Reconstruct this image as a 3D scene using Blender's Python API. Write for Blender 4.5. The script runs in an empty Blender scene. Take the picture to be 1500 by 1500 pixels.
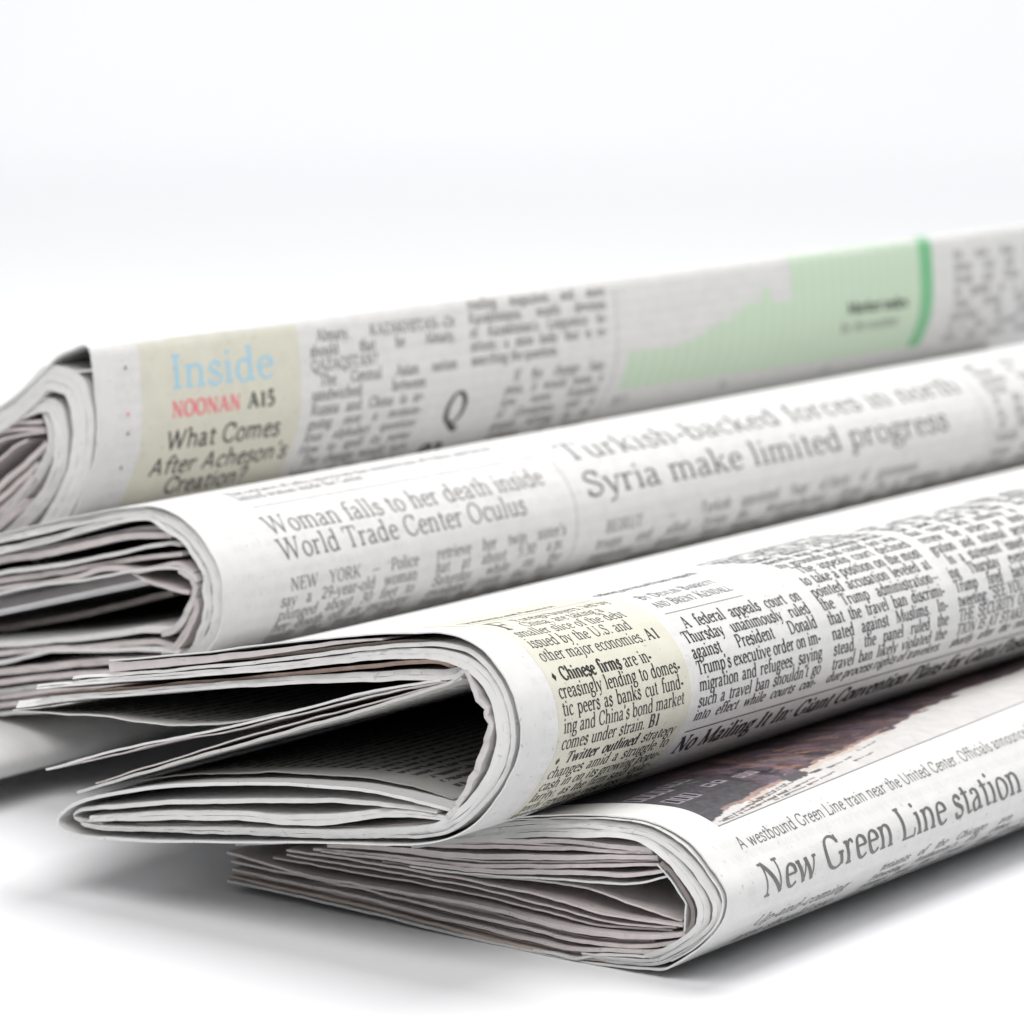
import bpy, math, random
import numpy as np

# ------------------------------------------------------------------ camera, light, exposure
sc = bpy.context.scene
MM = 0.001
PITCH = math.radians(8.94538)
AX = np.array([0.595298638, 0.803504531, 0.0])       # direction the folded spines run in
SX = np.array([-0.803504531, 0.595298638, 0.0])      # direction from spine to loose edges
ZX = np.array([0.0, 0.0, 1.0])
CAM_POS = np.array([0.0, 0.0, 0.17])

cam_data = bpy.data.cameras.new('camera')
cam = bpy.data.objects.new('camera', cam_data)
sc.collection.objects.link(cam)
cam.location = CAM_POS
cam.rotation_euler = (math.pi / 2 - PITCH, 0, 0)
cam_data.sensor_width = 36
cam_data.lens = 5400 / 1500 * 36
cam_data.clip_start = 0.01
cam_data.clip_end = 50
cam_data.dof.use_dof = True
cam_data.dof.focus_distance = 0.624
cam_data.dof.aperture_fstop = 27
cam_data.dof.aperture_blades = 9
sc.camera = cam

world = bpy.data.worlds.new('World')
sc.world = world
world.use_nodes = True
bg = world.node_tree.nodes['Background']
bg.inputs[0].default_value = (0.97, 0.98, 1.0, 1)
bg.inputs[1].default_value = 0.22

def area(name, loc, target, size, power, color):
    d = bpy.data.lights.new(name, 'AREA')
    d.shape = 'RECTANGLE'; d.size = size[0]; d.size_y = size[1]
    d.energy = power; d.color = color
    o = bpy.data.objects.new(name, d)
    sc.collection.objects.link(o)
    o.location = loc
    v = np.array(loc) - np.array(target)
    from mathutils import Vector
    o.rotation_euler = Vector(v).to_track_quat('Z', 'Y').to_euler()
    return o

area('softbox_back', (0.25, 0.98, 1.45), (0.02, 0.66, 0.03), (0.9, 0.8), 18.5, (1.0, 0.995, 0.99))
area('front_fill', (-0.12, -0.25, 1.3), (0.0, 0.62, 0.03), (1.2, 0.9), 16.5, (1.0, 0.985, 0.978))  # added fill lamp, unseen, brightens the cut ends and page fronts
area('background_fill', (0.0, 3.2, 2.6), (0.0, 4.3, 0.3), (4.5, 1.4), 72, (0.995, 0.997, 0.995))  # added unseen lamp that whitens the sweep behind the papers

sc.view_settings.view_transform = 'Standard'
sc.view_settings.look = 'None'
sc.view_settings.gamma = 1
sc.view_settings.exposure = 0.0
sc.cycles.max_bounces = 8
sc.cycles.diffuse_bounces = 2

# ------------------------------------------------------------------ materials
def mat(name, base, rough=0.75, spec=0.3):
    m = bpy.data.materials.new(name)
    m.use_nodes = True
    b = m.node_tree.nodes['Principled BSDF']
    b.inputs['Base Color'].default_value = (*base, 1)
    b.inputs['Roughness'].default_value = rough
    b.inputs['Specular IOR Level'].default_value = spec
    return m, b

def paper(name, base, mott=0.05, bump=0.25, speck=True, lines=0.0, spec=0.25, rough=0.6):
    """newsprint: fibre mottling, tiny grey flecks, fine bump; optional rows of show-through print"""
    m, b = mat(name, base, rough, spec)
    nt = m.node_tree; N = nt.nodes; L = nt.links
    tc = N.new('ShaderNodeTexCoord')
    n1 = N.new('ShaderNodeTexNoise'); n1.inputs['Scale'].default_value = 260; n1.inputs['Detail'].default_value = 5
    n2 = N.new('ShaderNodeTexNoise'); n2.inputs['Scale'].default_value = 2600; n2.inputs['Detail'].default_value = 3
    L.new(tc.outputs['Object'], n1.inputs['Vector']); L.new(tc.outputs['Object'], n2.inputs['Vector'])
    mx = N.new('ShaderNodeMix'); mx.data_type = 'RGBA'
    mx.inputs['A'].default_value = (*[c * (1 - mott) for c in base], 1)
    mx.inputs['B'].default_value = (*[min(c * (1 + mott), .95) for c in base], 1)
    r1 = N.new('ShaderNodeMapRange'); r1.inputs['From Min'].default_value = .35; r1.inputs['From Max'].default_value = .65
    L.new(n1.outputs['Fac'], r1.inputs['Value']); L.new(r1.outputs['Result'], mx.inputs['Factor'])
    col = mx.outputs['Result']
    if speck:
        vo = N.new('ShaderNodeTexNoise'); vo.inputs['Scale'].default_value = 900; vo.inputs['Detail'].default_value = 1
        L.new(tc.outputs['Object'], vo.inputs['Vector'])
        r2 = N.new('ShaderNodeMapRange'); r2.inputs['From Min'].default_value = .70; r2.inputs['From Max'].default_value = .76
        r2.inputs['To Max'].default_value = .45
        L.new(vo.outputs['Fac'], r2.inputs['Value'])
        m2 = N.new('ShaderNodeMix'); m2.data_type = 'RGBA'
        L.new(r2.outputs['Result'], m2.inputs['Factor']); L.new(col, m2.inputs['A'])
        m2.inputs['B'].default_value = (*[c * .5 for c in base], 1)
        col = m2.outputs['Result']
    if lines:
        # rows of small print running along the sheet (uses the sheet's own UV: mm along spine, mm round profile)
        uv = N.new('ShaderNodeUVMap'); sep = N.new('ShaderNodeSeparateXYZ'); L.new(uv.outputs['UV'], sep.inputs[0])
        w = N.new('ShaderNodeMath'); w.operation = 'PINGPONG'; w.inputs[1].default_value = 1.5
        L.new(sep.outputs['Y'], w.inputs[0])
        g = N.new('ShaderNodeMath'); g.operation = 'GREATER_THAN'; g.inputs[1].default_value = .75
        L.new(w.outputs[0], g.inputs[0])
        mp = N.new('ShaderNodeMapping'); mp.inputs['Scale'].default_value = (.9, .33, 1); L.new(uv.outputs['UV'], mp.inputs['Vector'])
        nn = N.new('ShaderNodeTexNoise'); nn.inputs['Scale'].default_value = 1.2; nn.inputs['Detail'].default_value = 2
        L.new(mp.outputs[0], nn.inputs['Vector'])
        g2 = N.new('ShaderNodeMath'); g2.operation = 'GREATER_THAN'; g2.inputs[1].default_value = .45
        L.new(nn.outputs['Fac'], g2.inputs[0])
        e = N.new('ShaderNodeMath'); e.operation = 'GREATER_THAN'; e.inputs[1].default_value = 6.0; L.new(sep.outputs['X'], e.inputs[0])
        mu = N.new('ShaderNodeMath'); mu.operation = 'MULTIPLY'; L.new(g.outputs[0], mu.inputs[0]); L.new(g2.outputs[0], mu.inputs[1])
        mu2 = N.new('ShaderNodeMath'); mu2.operation = 'MULTIPLY'; L.new(mu.outputs[0], mu2.inputs[0]); L.new(e.outputs[0], mu2.inputs[1])
        mu3 = N.new('ShaderNodeMath'); mu3.operation = 'MULTIPLY'; L.new(mu2.outputs[0], mu3.inputs[0]); mu3.inputs[1].default_value = lines
        m3 = N.new('ShaderNodeMix'); m3.data_type = 'RGBA'
        L.new(mu3.outputs[0], m3.inputs['Factor']); L.new(col, m3.inputs['A']); m3.inputs['B'].default_value = (.05, .05, .05, 1)
        col = m3.outputs['Result']
    L.new(col, b.inputs['Base Color'])
    bp = N.new('ShaderNodeBump'); bp.inputs['Strength'].default_value = bump; bp.inputs['Distance'].default_value = 0.00006
    ad = N.new('ShaderNodeMath'); ad.operation = 'ADD'
    L.new(n2.outputs['Fac'], ad.inputs[0]); L.new(n1.outputs['Fac'], ad.inputs[1])
    L.new(ad.outputs[0], bp.inputs['Height']); L.new(bp.outputs['Normal'], b.inputs['Normal'])
    return m

M = {
    'paper': paper('newsprint', (.74, .735, .725), .025),
    'cover': paper('newsprint_front', (.745, .742, .732), .028, .35, lines=.045, spec=.35, rough=.5),
    'shade': paper('newsprint_inner_shaded', (.64, .585, .575), .05),  # pinkish shade between the pages is put into this newsprint's colour
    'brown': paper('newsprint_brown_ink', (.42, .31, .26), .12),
    'text': paper('newsprint_print_shaded', (.42, .42, .40), .05, lines=.9),  # rows of print on a base darkened for shade inside the hollow
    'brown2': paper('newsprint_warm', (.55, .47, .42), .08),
    'dark': paper('newsprint_dark_tone', (.27, .24, .23), .12),  # dark newsprint; in the second newspaper's hollow it is painted shade
    'torn': paper('newsprint_torn_fold', (.60, .575, .57), .10, .5),
    'print': paper('newsprint_rows_of_print', (.60, .59, .57), .04, lines=.7),
}
def ink(name, base, rough=.44, spec=.44):
    m, b = mat(name, base, rough, spec)
    nt = m.node_tree; N = nt.nodes; L = nt.links
    tc = N.new('ShaderNodeTexCoord'); n = N.new('ShaderNodeTexNoise'); n.inputs['Scale'].default_value = 3500
    L.new(tc.outputs['Object'], n.inputs['Vector'])
    mx = N.new('ShaderNodeMix'); mx.data_type = 'RGBA'; L.new(n.outputs['Fac'], mx.inputs['Factor'])
    mx.inputs['A'].default_value = (*[c * .7 for c in base], 1); mx.inputs['B'].default_value = (*[min(1, c * 1.35) for c in base], 1)
    L.new(mx.outputs['Result'], b.inputs['Base Color'])
    return m
M['ink'] = ink('black_ink', (.028, .028, .028))
M['ink_grey_haze'] = ink('grey_haze_ink', (.155, .155, .15))  # grey ink; on the rear newspapers haze is put into its colour
M['ink_hazed'] = ink('hazed_black_ink', (.07, .07, .068))  # black ink paled so its colour carries the rear newspaper's haze
M['ink_blue'] = ink('pale_blue_ink', (.38, .62, .80))
M['ink_red'] = ink('pink_red_ink', (.86, .24, .26))
M['ink_green'] = ink('green_ink', (.20, .52, .27))
M['rule'] = ink('hairline_ink', (.20, .20, .195))
M['cream'] = paper('cream_tint', (.69, .675, .575), .03, spec=.35, rough=.5)

def attr_mat(name):
    m, b = mat(name, (1, 1, 1), .5, .35)
    nt = m.node_tree
    a = nt.nodes.new('ShaderNodeVertexColor'); a.layer_name = 'print'
    nt.links.new(a.outputs['Color'], b.inputs['Base Color'])
    return m
M['picture'] = attr_mat('printed_picture')

m, b = mat('white_acrylic_sweep', (.86, .87, .885), .55, .3)
nt = m.node_tree
nz = nt.nodes.new('ShaderNodeTexNoise'); nz.inputs['Scale'].default_value = 3
tc = nt.nodes.new('ShaderNodeTexCoord'); nt.links.new(tc.outputs['Object'], nz.inputs['Vector'])
mx = nt.nodes.new('ShaderNodeMix'); mx.data_type = 'RGBA'; nt.links.new(nz.outputs['Fac'], mx.inputs['Factor'])
mx.inputs['A'].default_value = (.85, .86, .88, 1); mx.inputs['B'].default_value = (.87, .875, .885, 1)
nt.links.new(mx.outputs['Result'], b.inputs['Base Color'])
M['sweep'] = m

# ------------------------------------------------------------------ mesh helpers
def link(name, verts, faces, material, parent=None, smooth=True, uvs=None, cols=None):
    me = bpy.data.meshes.new(name)
    me.from_pydata([tuple(map(float, v)) for v in verts], [], faces)
    me.materials.append(material)
    if smooth: me.polygons.foreach_set('use_smooth', [True] * len(me.polygons))
    if uvs is not None:
        lay = me.uv_layers.new(name='UVMap')
        vi = np.empty(len(me.loops), int); me.loops.foreach_get('vertex_index', vi)
        lay.data.foreach_set('uv', np.asarray(uvs, np.float32)[vi].ravel())
    if cols is not None:
        ca = me.color_attributes.new('print', 'FLOAT_COLOR', 'POINT')
        c4 = np.ones((len(verts), 4), np.float32); c4[:, :3] = cols
        ca.data.foreach_set('color', c4.ravel())
    me.update()
    o = bpy.data.objects.new(name, me)
    sc.collection.objects.link(o)
    if parent is not None: o.parent = parent
    return o

# ------------------------------------------------------------------ the white sweep the papers lie on
ZT = -2.15 * MM
ys = [-1.2, 0.0, .5, 1.0, 2.0, 3.2]
prof = [(y, ZT) for y in ys] + [(3.2 + 1.5 * math.sin(t), ZT + 1.5 * (1 - math.cos(t))) for t in np.linspace(0.08, math.pi / 2, 24)] + [(4.7, 3.0)]
vs = []; fs = []
xs = np.linspace(-3.5, 3.5, 9)
for (y, z) in prof:
    for x in xs: vs.append((x, y, z))
for i in range(len(prof) - 1):
    for j in range(len(xs) - 1):
        k = i * len(xs) + j; fs.append((k, k + 1, k + 1 + len(xs), k + len(xs)))
sweep = link('tabletop_sweep', vs, fs, M['sweep'])
sweep['kind'] = 'structure'

# ------------------------------------------------------------------ profiles (mm: distance along SX, height), measured round each folded end
KPOS = {4: 491.98, 3: 470.98, 2: 521.98, 1: 542.98}
PROFILES = {
4: [
    ('cover', 0, [0.25, 0.25, 0.25, 0.25, 0.29, 0.4, 0.46, 0.46, 0.46], [(426.74, 6.79), (405.16, 10.76), (386.69, 15.46), (371.78, 19.22), (355.88, 22.48), (348.82, 23.62), (342.54, 24.29), (336.33, 24.38), (331.82, 23.42), (327.2, 21.22), (323.67, 17.95), (321.37, 15.44), (320.68, 13.24), (321.19, 10.52), (323.03, 7.44), (326.63, 3.95), (330.96, 0.77), (333.0, -0.4), (337.54, -1.06), (351.12, -2.06), (371.82, -1.8), (394.41, -0.97), (417.96, -0.34), (428.8, -0.27)], 'paper', 2),
    ('cover', -0.3, [0.21], [(401.79, 11.07), (383.44, 15.76), (371.56, 18.83), (355.66, 22.1), (348.6, 23.24), (342.33, 23.92), (336.67, 23.92), (332.29, 22.95), (327.94, 20.71), (324.41, 17.56), (322.11, 15.04), (321.42, 12.96), (321.93, 10.46), (323.77, 7.5), (327.25, 4.14), (331.44, 1.22)], 'paper', 2),
    ('section', -0.6, [1.25], [(392.3, 12.31), (371.33, 17.84), (355.45, 21.24), (346.98, 22.36), (342.11, 22.61), (337.56, 22.46), (333.44, 21.56), (329.08, 19.44), (325.54, 16.41), (322.96, 13.24), (322.4, 10.8), (323.45, 8.09), (326.52, 5.38), (330.97, 2.42), (335.07, 0.44), (342.68, -0.5), (349.71, -0.97)], 'paper', 2),
    ('section', -1.2, [1.59], [(385.76, 13.4), (370.88, 16.83), (360.72, 19.16), (347.95, 21.05), (341.41, 21.78), (335.9, 21.2), (331.38, 19.1), (328.24, 16.12), (325.52, 13.08), (324.95, 9.71), (326.67, 6.76), (329.9, 4.14), (335.76, 1.17)], 'paper', 2),
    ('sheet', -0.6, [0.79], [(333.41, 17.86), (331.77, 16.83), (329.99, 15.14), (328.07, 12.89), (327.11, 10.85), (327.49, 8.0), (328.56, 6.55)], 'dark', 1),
    ('sheet', -0.3, [0.34], [(334.3, 17.43), (331.0, 14.69), (328.53, 11.71), (328.9, 6.78)], 'paper', 0),
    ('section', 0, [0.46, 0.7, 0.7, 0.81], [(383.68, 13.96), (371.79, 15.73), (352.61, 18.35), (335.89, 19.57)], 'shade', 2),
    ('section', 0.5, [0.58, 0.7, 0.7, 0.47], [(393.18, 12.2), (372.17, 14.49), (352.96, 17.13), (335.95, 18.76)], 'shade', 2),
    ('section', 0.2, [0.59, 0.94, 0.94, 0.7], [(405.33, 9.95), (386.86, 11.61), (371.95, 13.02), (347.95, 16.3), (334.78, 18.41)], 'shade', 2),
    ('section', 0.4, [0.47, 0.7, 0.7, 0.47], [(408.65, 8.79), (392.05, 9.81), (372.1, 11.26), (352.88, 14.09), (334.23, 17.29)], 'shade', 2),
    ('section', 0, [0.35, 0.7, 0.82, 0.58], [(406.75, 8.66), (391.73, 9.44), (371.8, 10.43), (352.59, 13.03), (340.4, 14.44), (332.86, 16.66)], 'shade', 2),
    ('sheet', 0.2, [0.35], [(386.88, 8.8), (371.95, 9.76), (352.73, 11.78), (339.15, 13.19), (332.3, 15.54)], 'paper', 2),
    ('sheet', 1.5, [0.35], [(394.0, 8.42), (372.93, 9.09), (361.69, 10.23), (348.84, 10.45), (339.61, 8.97), (330.66, 7.95)], 'shade', 2),
    ('sheet', 0.5, [0.41], [(415.08, 7.42), (393.21, 8.13), (372.18, 8.33), (357.65, 7.97), (343.49, 6.91), (329.71, 7.51)], 'shade', 2),
    ('section', 0.1, [0.47, 0.47, 0.59, 0.7, 0.94, 0.7], [(428.97, 4.91), (408.45, 3.76), (389.86, 4.06), (371.89, 4.23), (359.79, 3.53), (350.22, 3.3), (338.61, 4.39), (329.43, 6.25), (327.54, 7.26)], 'shade', 2),
    ('section', 0.5, [0.47, 0.47, 0.59, 0.71], [(428.03, 3.44), (400.5, 3.04), (387.15, 2.56), (372.19, 2.15), (360.08, 1.59), (348.1, 1.42), (336.53, 2.88), (329.28, 5.02)], 'shade', 2),
    ('section', 0.2, [0.47, 0.59, 0.59, 0.7], [(427.8, 2.01), (396.09, 1.45), (383.9, 0.93), (371.97, 0.43), (359.86, -0.11), (351.7, -0.18), (343.25, 1.0), (336.31, 1.81), (331.52, 3.08)], 'shade', 2),
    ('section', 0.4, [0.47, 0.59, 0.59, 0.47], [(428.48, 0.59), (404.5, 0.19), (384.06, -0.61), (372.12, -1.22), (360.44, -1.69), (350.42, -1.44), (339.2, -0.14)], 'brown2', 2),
    ('sheet', 1, [0.35], [(415.51, 6.5), (393.61, 6.98), (372.56, 7.07), (358.01, 6.25), (343.83, 5.57), (331.41, 6.66)], 'shade', 2),
    ('sheet', 1.6, [0.35], [(419.23, 5.31), (394.1, 5.54), (373.02, 5.66), (358.44, 4.97), (347.05, 4.44), (332.49, 5.88)], 'shade', 2),
    ('section', 2.2, [0.47, 0.59, 0.59], [(427.87, 3.12), (401.87, 3.47), (388.48, 2.97), (373.47, 2.67), (361.33, 1.97), (349.3, 1.79), (336.31, 3.24)], 'shade', 2),
    ('section', 2.4, [0.47, 0.59, 0.59], [(428.06, 2.02), (397.85, 1.56), (385.61, 1.16), (373.63, 0.65), (361.47, 0.1), (350.43, -0.11), (337.82, 1.65)], 'shade', 2),
    ('section', 2, [0.6, 0.72, 0.6], [(428.55, 0.63), (405.8, 0.64), (385.3, -0.3), (373.33, -0.92), (361.61, -1.4), (350.14, -1.16)], 'shade', 2),
    ('sheet', 0.8, [0.35], [(393.42, 11.98), (372.39, 15.12), (353.18, 17.51), (336.84, 19.03)], 'shade', 2),
    ('sheet', 0.9, [0.35], [(399.67, 10.28), (372.48, 11.95), (353.24, 14.64), (334.98, 17.66)], 'shade', 2),
    ('sheet', -0.2, [0.4], [(360.0, -1.72), (350.98, -1.64), (345.77, 0.07), (337.0, 0.96), (332.61, 2.87)], 'paper', 0),
],
3: [
    ('cover', 0, [0.25, 0.25, 0.25, 0.25, 0.25, 0.35, 0.58, 0.64, 0.58, 0.58], [(437.43, 42.97), (422.9, 45.54), (409.85, 48.15), (396.96, 50.83), (384.55, 53.19), (370.0, 55.55), (361.89, 56.24), (355.86, 54.89), (351.97, 51.95), (348.94, 48.25), (347.56, 44.59), (347.14, 40.91), (347.83, 37.07), (349.21, 34.39), (351.29, 30.9), (355.91, 25.66), (361.58, 22.05), (368.31, 19.89), (384.88, 17.65), (410.39, 13.96), (431.63, 11.16), (446.97, 10.01), (450.46, 11.01), (450.77, 12.23), (449.39, 13.81), (446.33, 15.76), (439.65, 18.08), (426.08, 21.59), (410.22, 24.41), (396.82, 26.16), (379.91, 27.46), (368.28, 27.23), (361.56, 26.68)], 'paper', 2),
    ('section', 0.3, [0.57, 0.57, 0.68, 0.68, 0.57, 0.57], [(446.7, 38.6), (431.25, 41.45), (410.15, 45.31), (397.25, 47.91), (384.82, 50.55), (370.24, 53.52), (363.11, 54.34), (357.49, 53.52), (353.59, 50.92), (350.54, 47.44), (349.3, 43.97), (349.02, 40.04), (349.99, 36.16), (352.21, 31.86), (356.56, 27.0), (361.09, 23.69), (365.38, 21.78), (376.25, 19.82)], 'paper', 2),
    ('section', 0.6, [1.52, 1.41, 1.06, 0.7, 0.35], [(437.85, 41.72), (423.46, 44.28), (410.39, 46.79), (392.5, 50.66), (376.25, 53.82)], 'shade', 2),
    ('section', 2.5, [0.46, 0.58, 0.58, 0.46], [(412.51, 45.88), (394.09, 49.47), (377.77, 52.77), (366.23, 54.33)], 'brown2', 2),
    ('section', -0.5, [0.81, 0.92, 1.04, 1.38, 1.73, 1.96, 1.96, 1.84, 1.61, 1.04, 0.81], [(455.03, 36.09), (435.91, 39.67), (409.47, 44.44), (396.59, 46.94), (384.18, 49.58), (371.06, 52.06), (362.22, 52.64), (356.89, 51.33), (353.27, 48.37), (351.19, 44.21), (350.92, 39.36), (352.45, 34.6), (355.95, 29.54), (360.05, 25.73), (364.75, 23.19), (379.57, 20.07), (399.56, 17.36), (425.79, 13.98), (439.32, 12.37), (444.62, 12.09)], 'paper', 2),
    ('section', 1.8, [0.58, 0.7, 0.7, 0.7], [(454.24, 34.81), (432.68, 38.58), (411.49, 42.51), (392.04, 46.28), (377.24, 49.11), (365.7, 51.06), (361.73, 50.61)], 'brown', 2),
    ('section', -0.2, [1.4, 1.05, 1.05, 1.4, 1.63, 1.86], [(460.52, 32.1), (447.32, 35.01), (430.87, 38.03), (409.77, 41.96), (391.9, 45.1), (378.57, 47.06), (369.88, 48.46), (362.04, 49.3), (359.08, 50.45)], 'paper', 1),
    ('section', -0.9, [0.67, 0.78, 0.89, 1.0, 1.0, 1.12, 1.23, 1.23, 1.23, 1.0, 0.89, 0.78], [(360.52, 48.8), (358.12, 50.68), (357.15, 49.21), (355.75, 47.45), (355.34, 46.36), (353.53, 45.0), (353.67, 43.85), (352.7, 42.61), (353.26, 40.04), (353.54, 38.63), (354.66, 36.43), (355.08, 34.55), (356.48, 32.41), (357.47, 30.55), (359.17, 28.47), (359.74, 27.24), (361.59, 25.47)], 'torn', 0),
    ('sheet', 0.8, [0.3], [(461.87, 30.75), (453.38, 31.33), (440.05, 32.4), (430.28, 32.67), (421.94, 33.26), (411.21, 35.0), (392.79, 39.98), (376.47, 44.6), (364.23, 47.61)], 'print', 2),
    ('sheet', -0.1, [0.41], [(453.3, 20.95), (436.57, 26.71), (423.1, 30.7), (409.98, 34.48), (396.58, 38.71), (384.57, 42.69), (375.75, 45.3), (363.54, 48.18)], 'paper', 2),
    ('sheet', 0.3, [0.29], [(444.75, 23.55), (423.47, 30.1), (410.34, 33.64), (384.9, 41.65), (370.28, 46.14), (362.43, 48.25)], 'shade', 2),
    ('sheet', -0.1, [0.52], [(445.68, 17.87), (436.2, 21.44), (425.92, 25.07), (410.04, 30.74), (396.62, 35.38), (384.6, 39.53), (369.98, 44.86), (362.83, 47.58), (359.16, 49.29)], 'print', 2),
    ('sheet', 0.5, [0.29], [(441.71, 20.06), (426.45, 25.74), (410.54, 31.65), (385.08, 40.3), (370.44, 45.28), (361.17, 48.72)], 'shade', 2),
    ('section', 0.2, [0.6, 0.71, 0.71, 0.71, 0.6], [(439.96, 12.76), (445.26, 12.61), (447.25, 13.2), (446.22, 14.35), (442.7, 15.36), (426.32, 18.57), (405.16, 22.07), (387.96, 24.39), (376.13, 25.49), (364.57, 25.86)], 'paper', 2),
    ('section', -0.3, [0.94, 1.52, 1.64, 1.4, 1.76, 1.4, 0.7], [(443.11, 13.52), (437.81, 14.29), (425.92, 16.39), (410.05, 18.68), (393.6, 20.47), (384.6, 22.01), (375.74, 24.12), (365.19, 25.06), (362.47, 25.11)], 'paper', 2),
    ('section', 4, [0.23, 0.23, 0.23], [(435.06, 20.7), (425.3, 23.04), (412.57, 25.4), (398.63, 27.32), (382.08, 28.64), (371.39, 28.48), (364.05, 27.53)], 'text', 2),
    ('section', 1.6, [0.59, 0.7, 0.7], [(433.03, 13.49), (411.74, 16.36), (393.69, 18.53), (378.74, 20.96), (365.66, 23.69)], 'shade', 2),
],
2: [
    ('cover', 0, [0.29], [(565.26, 39.51), (536.98, 45.8), (513.74, 51.43), (502.45, 54.44), (491.38, 57.26), (480.16, 59.79), (471.12, 60.63), (465.04, 58.95), (460.25, 55.72), (457.04, 51.82), (455.39, 47.77), (455.12, 43.31), (456.06, 38.58), (458.53, 34.85), (461.7, 32.08), (465.23, 30.06)], 'paper', 2),
    ('section', -0.3, [1.6, 1.6, 1.73, 1.73, 1.73, 1.73, 1.33], [(564.98, 38.43), (532.78, 45.7), (513.48, 50.4), (491.12, 56.38), (475.82, 59.17), (469.14, 58.73), (464.12, 56.57), (459.69, 52.78), (457.18, 48.68), (456.74, 43.84), (457.68, 39.11), (460.35, 34.82), (463.18, 31.95), (470.27, 27.89), (486.44, 24.57), (514.42, 18.91), (537.83, 13.16)], 'paper', 2),
    ('section', -0.8, [1.32, 1.46, 1.59, 1.32, 1.19, 1.32, 1.32, 1.19], [(564.55, 36.1), (532.36, 43.0), (513.06, 48.16), (497.69, 52.42), (482.89, 56.82), (476.26, 58.52), (472.37, 58.76), (468.21, 56.77), (464.4, 55.28), (461.85, 52.63), (460.32, 50.93), (458.98, 48.43), (459.37, 45.75), (458.72, 43.44), (459.65, 39.62), (460.9, 37.36), (462.34, 34.53), (465.88, 31.71)], 'paper', 1),
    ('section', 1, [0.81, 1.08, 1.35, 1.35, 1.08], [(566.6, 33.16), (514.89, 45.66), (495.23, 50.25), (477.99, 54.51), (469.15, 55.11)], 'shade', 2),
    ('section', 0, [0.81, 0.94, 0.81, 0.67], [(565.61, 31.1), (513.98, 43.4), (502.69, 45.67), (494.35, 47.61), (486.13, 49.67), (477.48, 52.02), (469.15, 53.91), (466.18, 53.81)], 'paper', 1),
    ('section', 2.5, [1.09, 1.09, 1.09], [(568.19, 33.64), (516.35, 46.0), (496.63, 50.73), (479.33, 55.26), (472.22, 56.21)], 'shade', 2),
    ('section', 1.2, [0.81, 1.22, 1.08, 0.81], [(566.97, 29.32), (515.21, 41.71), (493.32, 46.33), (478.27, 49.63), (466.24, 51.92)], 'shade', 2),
    ('section', 0.2, [0.94, 1.07, 0.67, 0.81, 1.07, 0.67], [(565.94, 28.43), (514.27, 40.29), (499.25, 43.26), (492.41, 45.07), (484.56, 47.51), (476.51, 47.8), (467.13, 50.1), (462.45, 48.99)], 'shade', 1),
    ('sheet', -0.2, [0.54], [(565.62, 25.77), (533.29, 33.68), (513.9, 39.56), (502.59, 42.28), (492.06, 44.34), (483.68, 46.3), (474.37, 48.21), (466.09, 49.33), (462.62, 48.5), (461.43, 47.3)], 'paper', 2),
    ('sheet', 0, [0.13, 0.53, 0.79, 0.79], [(478.66, 46.93), (475.13, 45.96), (470.55, 45.37), (466.35, 44.89), (463.91, 44.88)], 'shade', 1),
    ('section', -0.3, [0.79, 1.18, 1.31, 1.31, 1.18], [(466.01, 48.96), (462.89, 47.95), (461.88, 46.34), (462.97, 43.43), (465.12, 40.27), (467.63, 37.32), (470.81, 36.29)], 'torn', 2),
    ('section', 0.3, [0.79, 1.31, 1.58, 1.31, 0.92], [(462.61, 44.71), (462.14, 42.11), (463.58, 39.02), (465.73, 35.84), (468.23, 33.41), (471.6, 32.34)], 'shade', 2),
    ('sheet', 14, [1.12], [(589.82, 14.84), (548.01, 24.14), (524.21, 29.29), (503.17, 34.46), (480.12, 41.12)], 'dark', 2),  # added sheet closing the sightline, dark in colour where only shade lies
    ('section', 0, [1.09, 1.09, 0.95, 1.22], [(566.07, 20.32), (533.78, 25.54), (514.42, 28.77), (496.96, 31.76), (484.14, 34.32), (475.69, 36.22), (468.6, 36.89)], 'paper', 2),
    ('section', 0.6, [0.82, 1.09, 1.09], [(566.86, 16.78), (534.49, 22.52), (515.07, 26.79), (492.59, 30.8), (473.61, 33.81), (467.44, 33.72)], 'shade', 2),
    ('section', 0, [1.09, 1.09, 0.68, 0.95], [(566.33, 14.03), (533.94, 20.84), (514.52, 25.27), (501.29, 28.92), (486.57, 30.91), (471.68, 32.92), (466.57, 32.84)], 'paper', 2),
    ('section', 0.8, [1.09, 1.37, 1.37], [(567.17, 14.52), (515.37, 23.09), (492.86, 27.44), (467.31, 31.42)], 'shade', 2),
    ('section', 0.2, [0.96, 1.1, 1.1], [(566.61, 12.5), (534.25, 17.51), (514.85, 21.01), (497.89, 24.46), (477.83, 27.57)], 'shade', 2),
    ('section', 0.5, [0.69, 0.82, 0.82], [(567.06, 9.33), (515.24, 17.84), (498.25, 21.61), (478.16, 25.17)], 'shade', 2),
    ('section', 0.1, [0.96, 1.09, 1.09], [(566.71, 7.4), (534.31, 12.96), (514.89, 16.27), (503.52, 18.81), (477.83, 23.38), (460.14, 27.18)], 'shade', 2),
    ('section', 0.1, [0.68, 0.82, 0.82], [(566.79, 5.63), (534.37, 11.25), (514.94, 14.58), (507.34, 15.96), (477.87, 21.48), (456.7, 25.74)], 'paper', 2),
    ('sheet', -20, [0.4], [(540.0, 13.2), (524.0, 13.2), (513.0, 12.4), (506.5, 10.4), (504.0, 7.6), (505.5, 5.0), (510.0, 3.4), (518.0, 2.6), (535.0, 2.2)], 'paper', 2),
],
1: [
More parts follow.
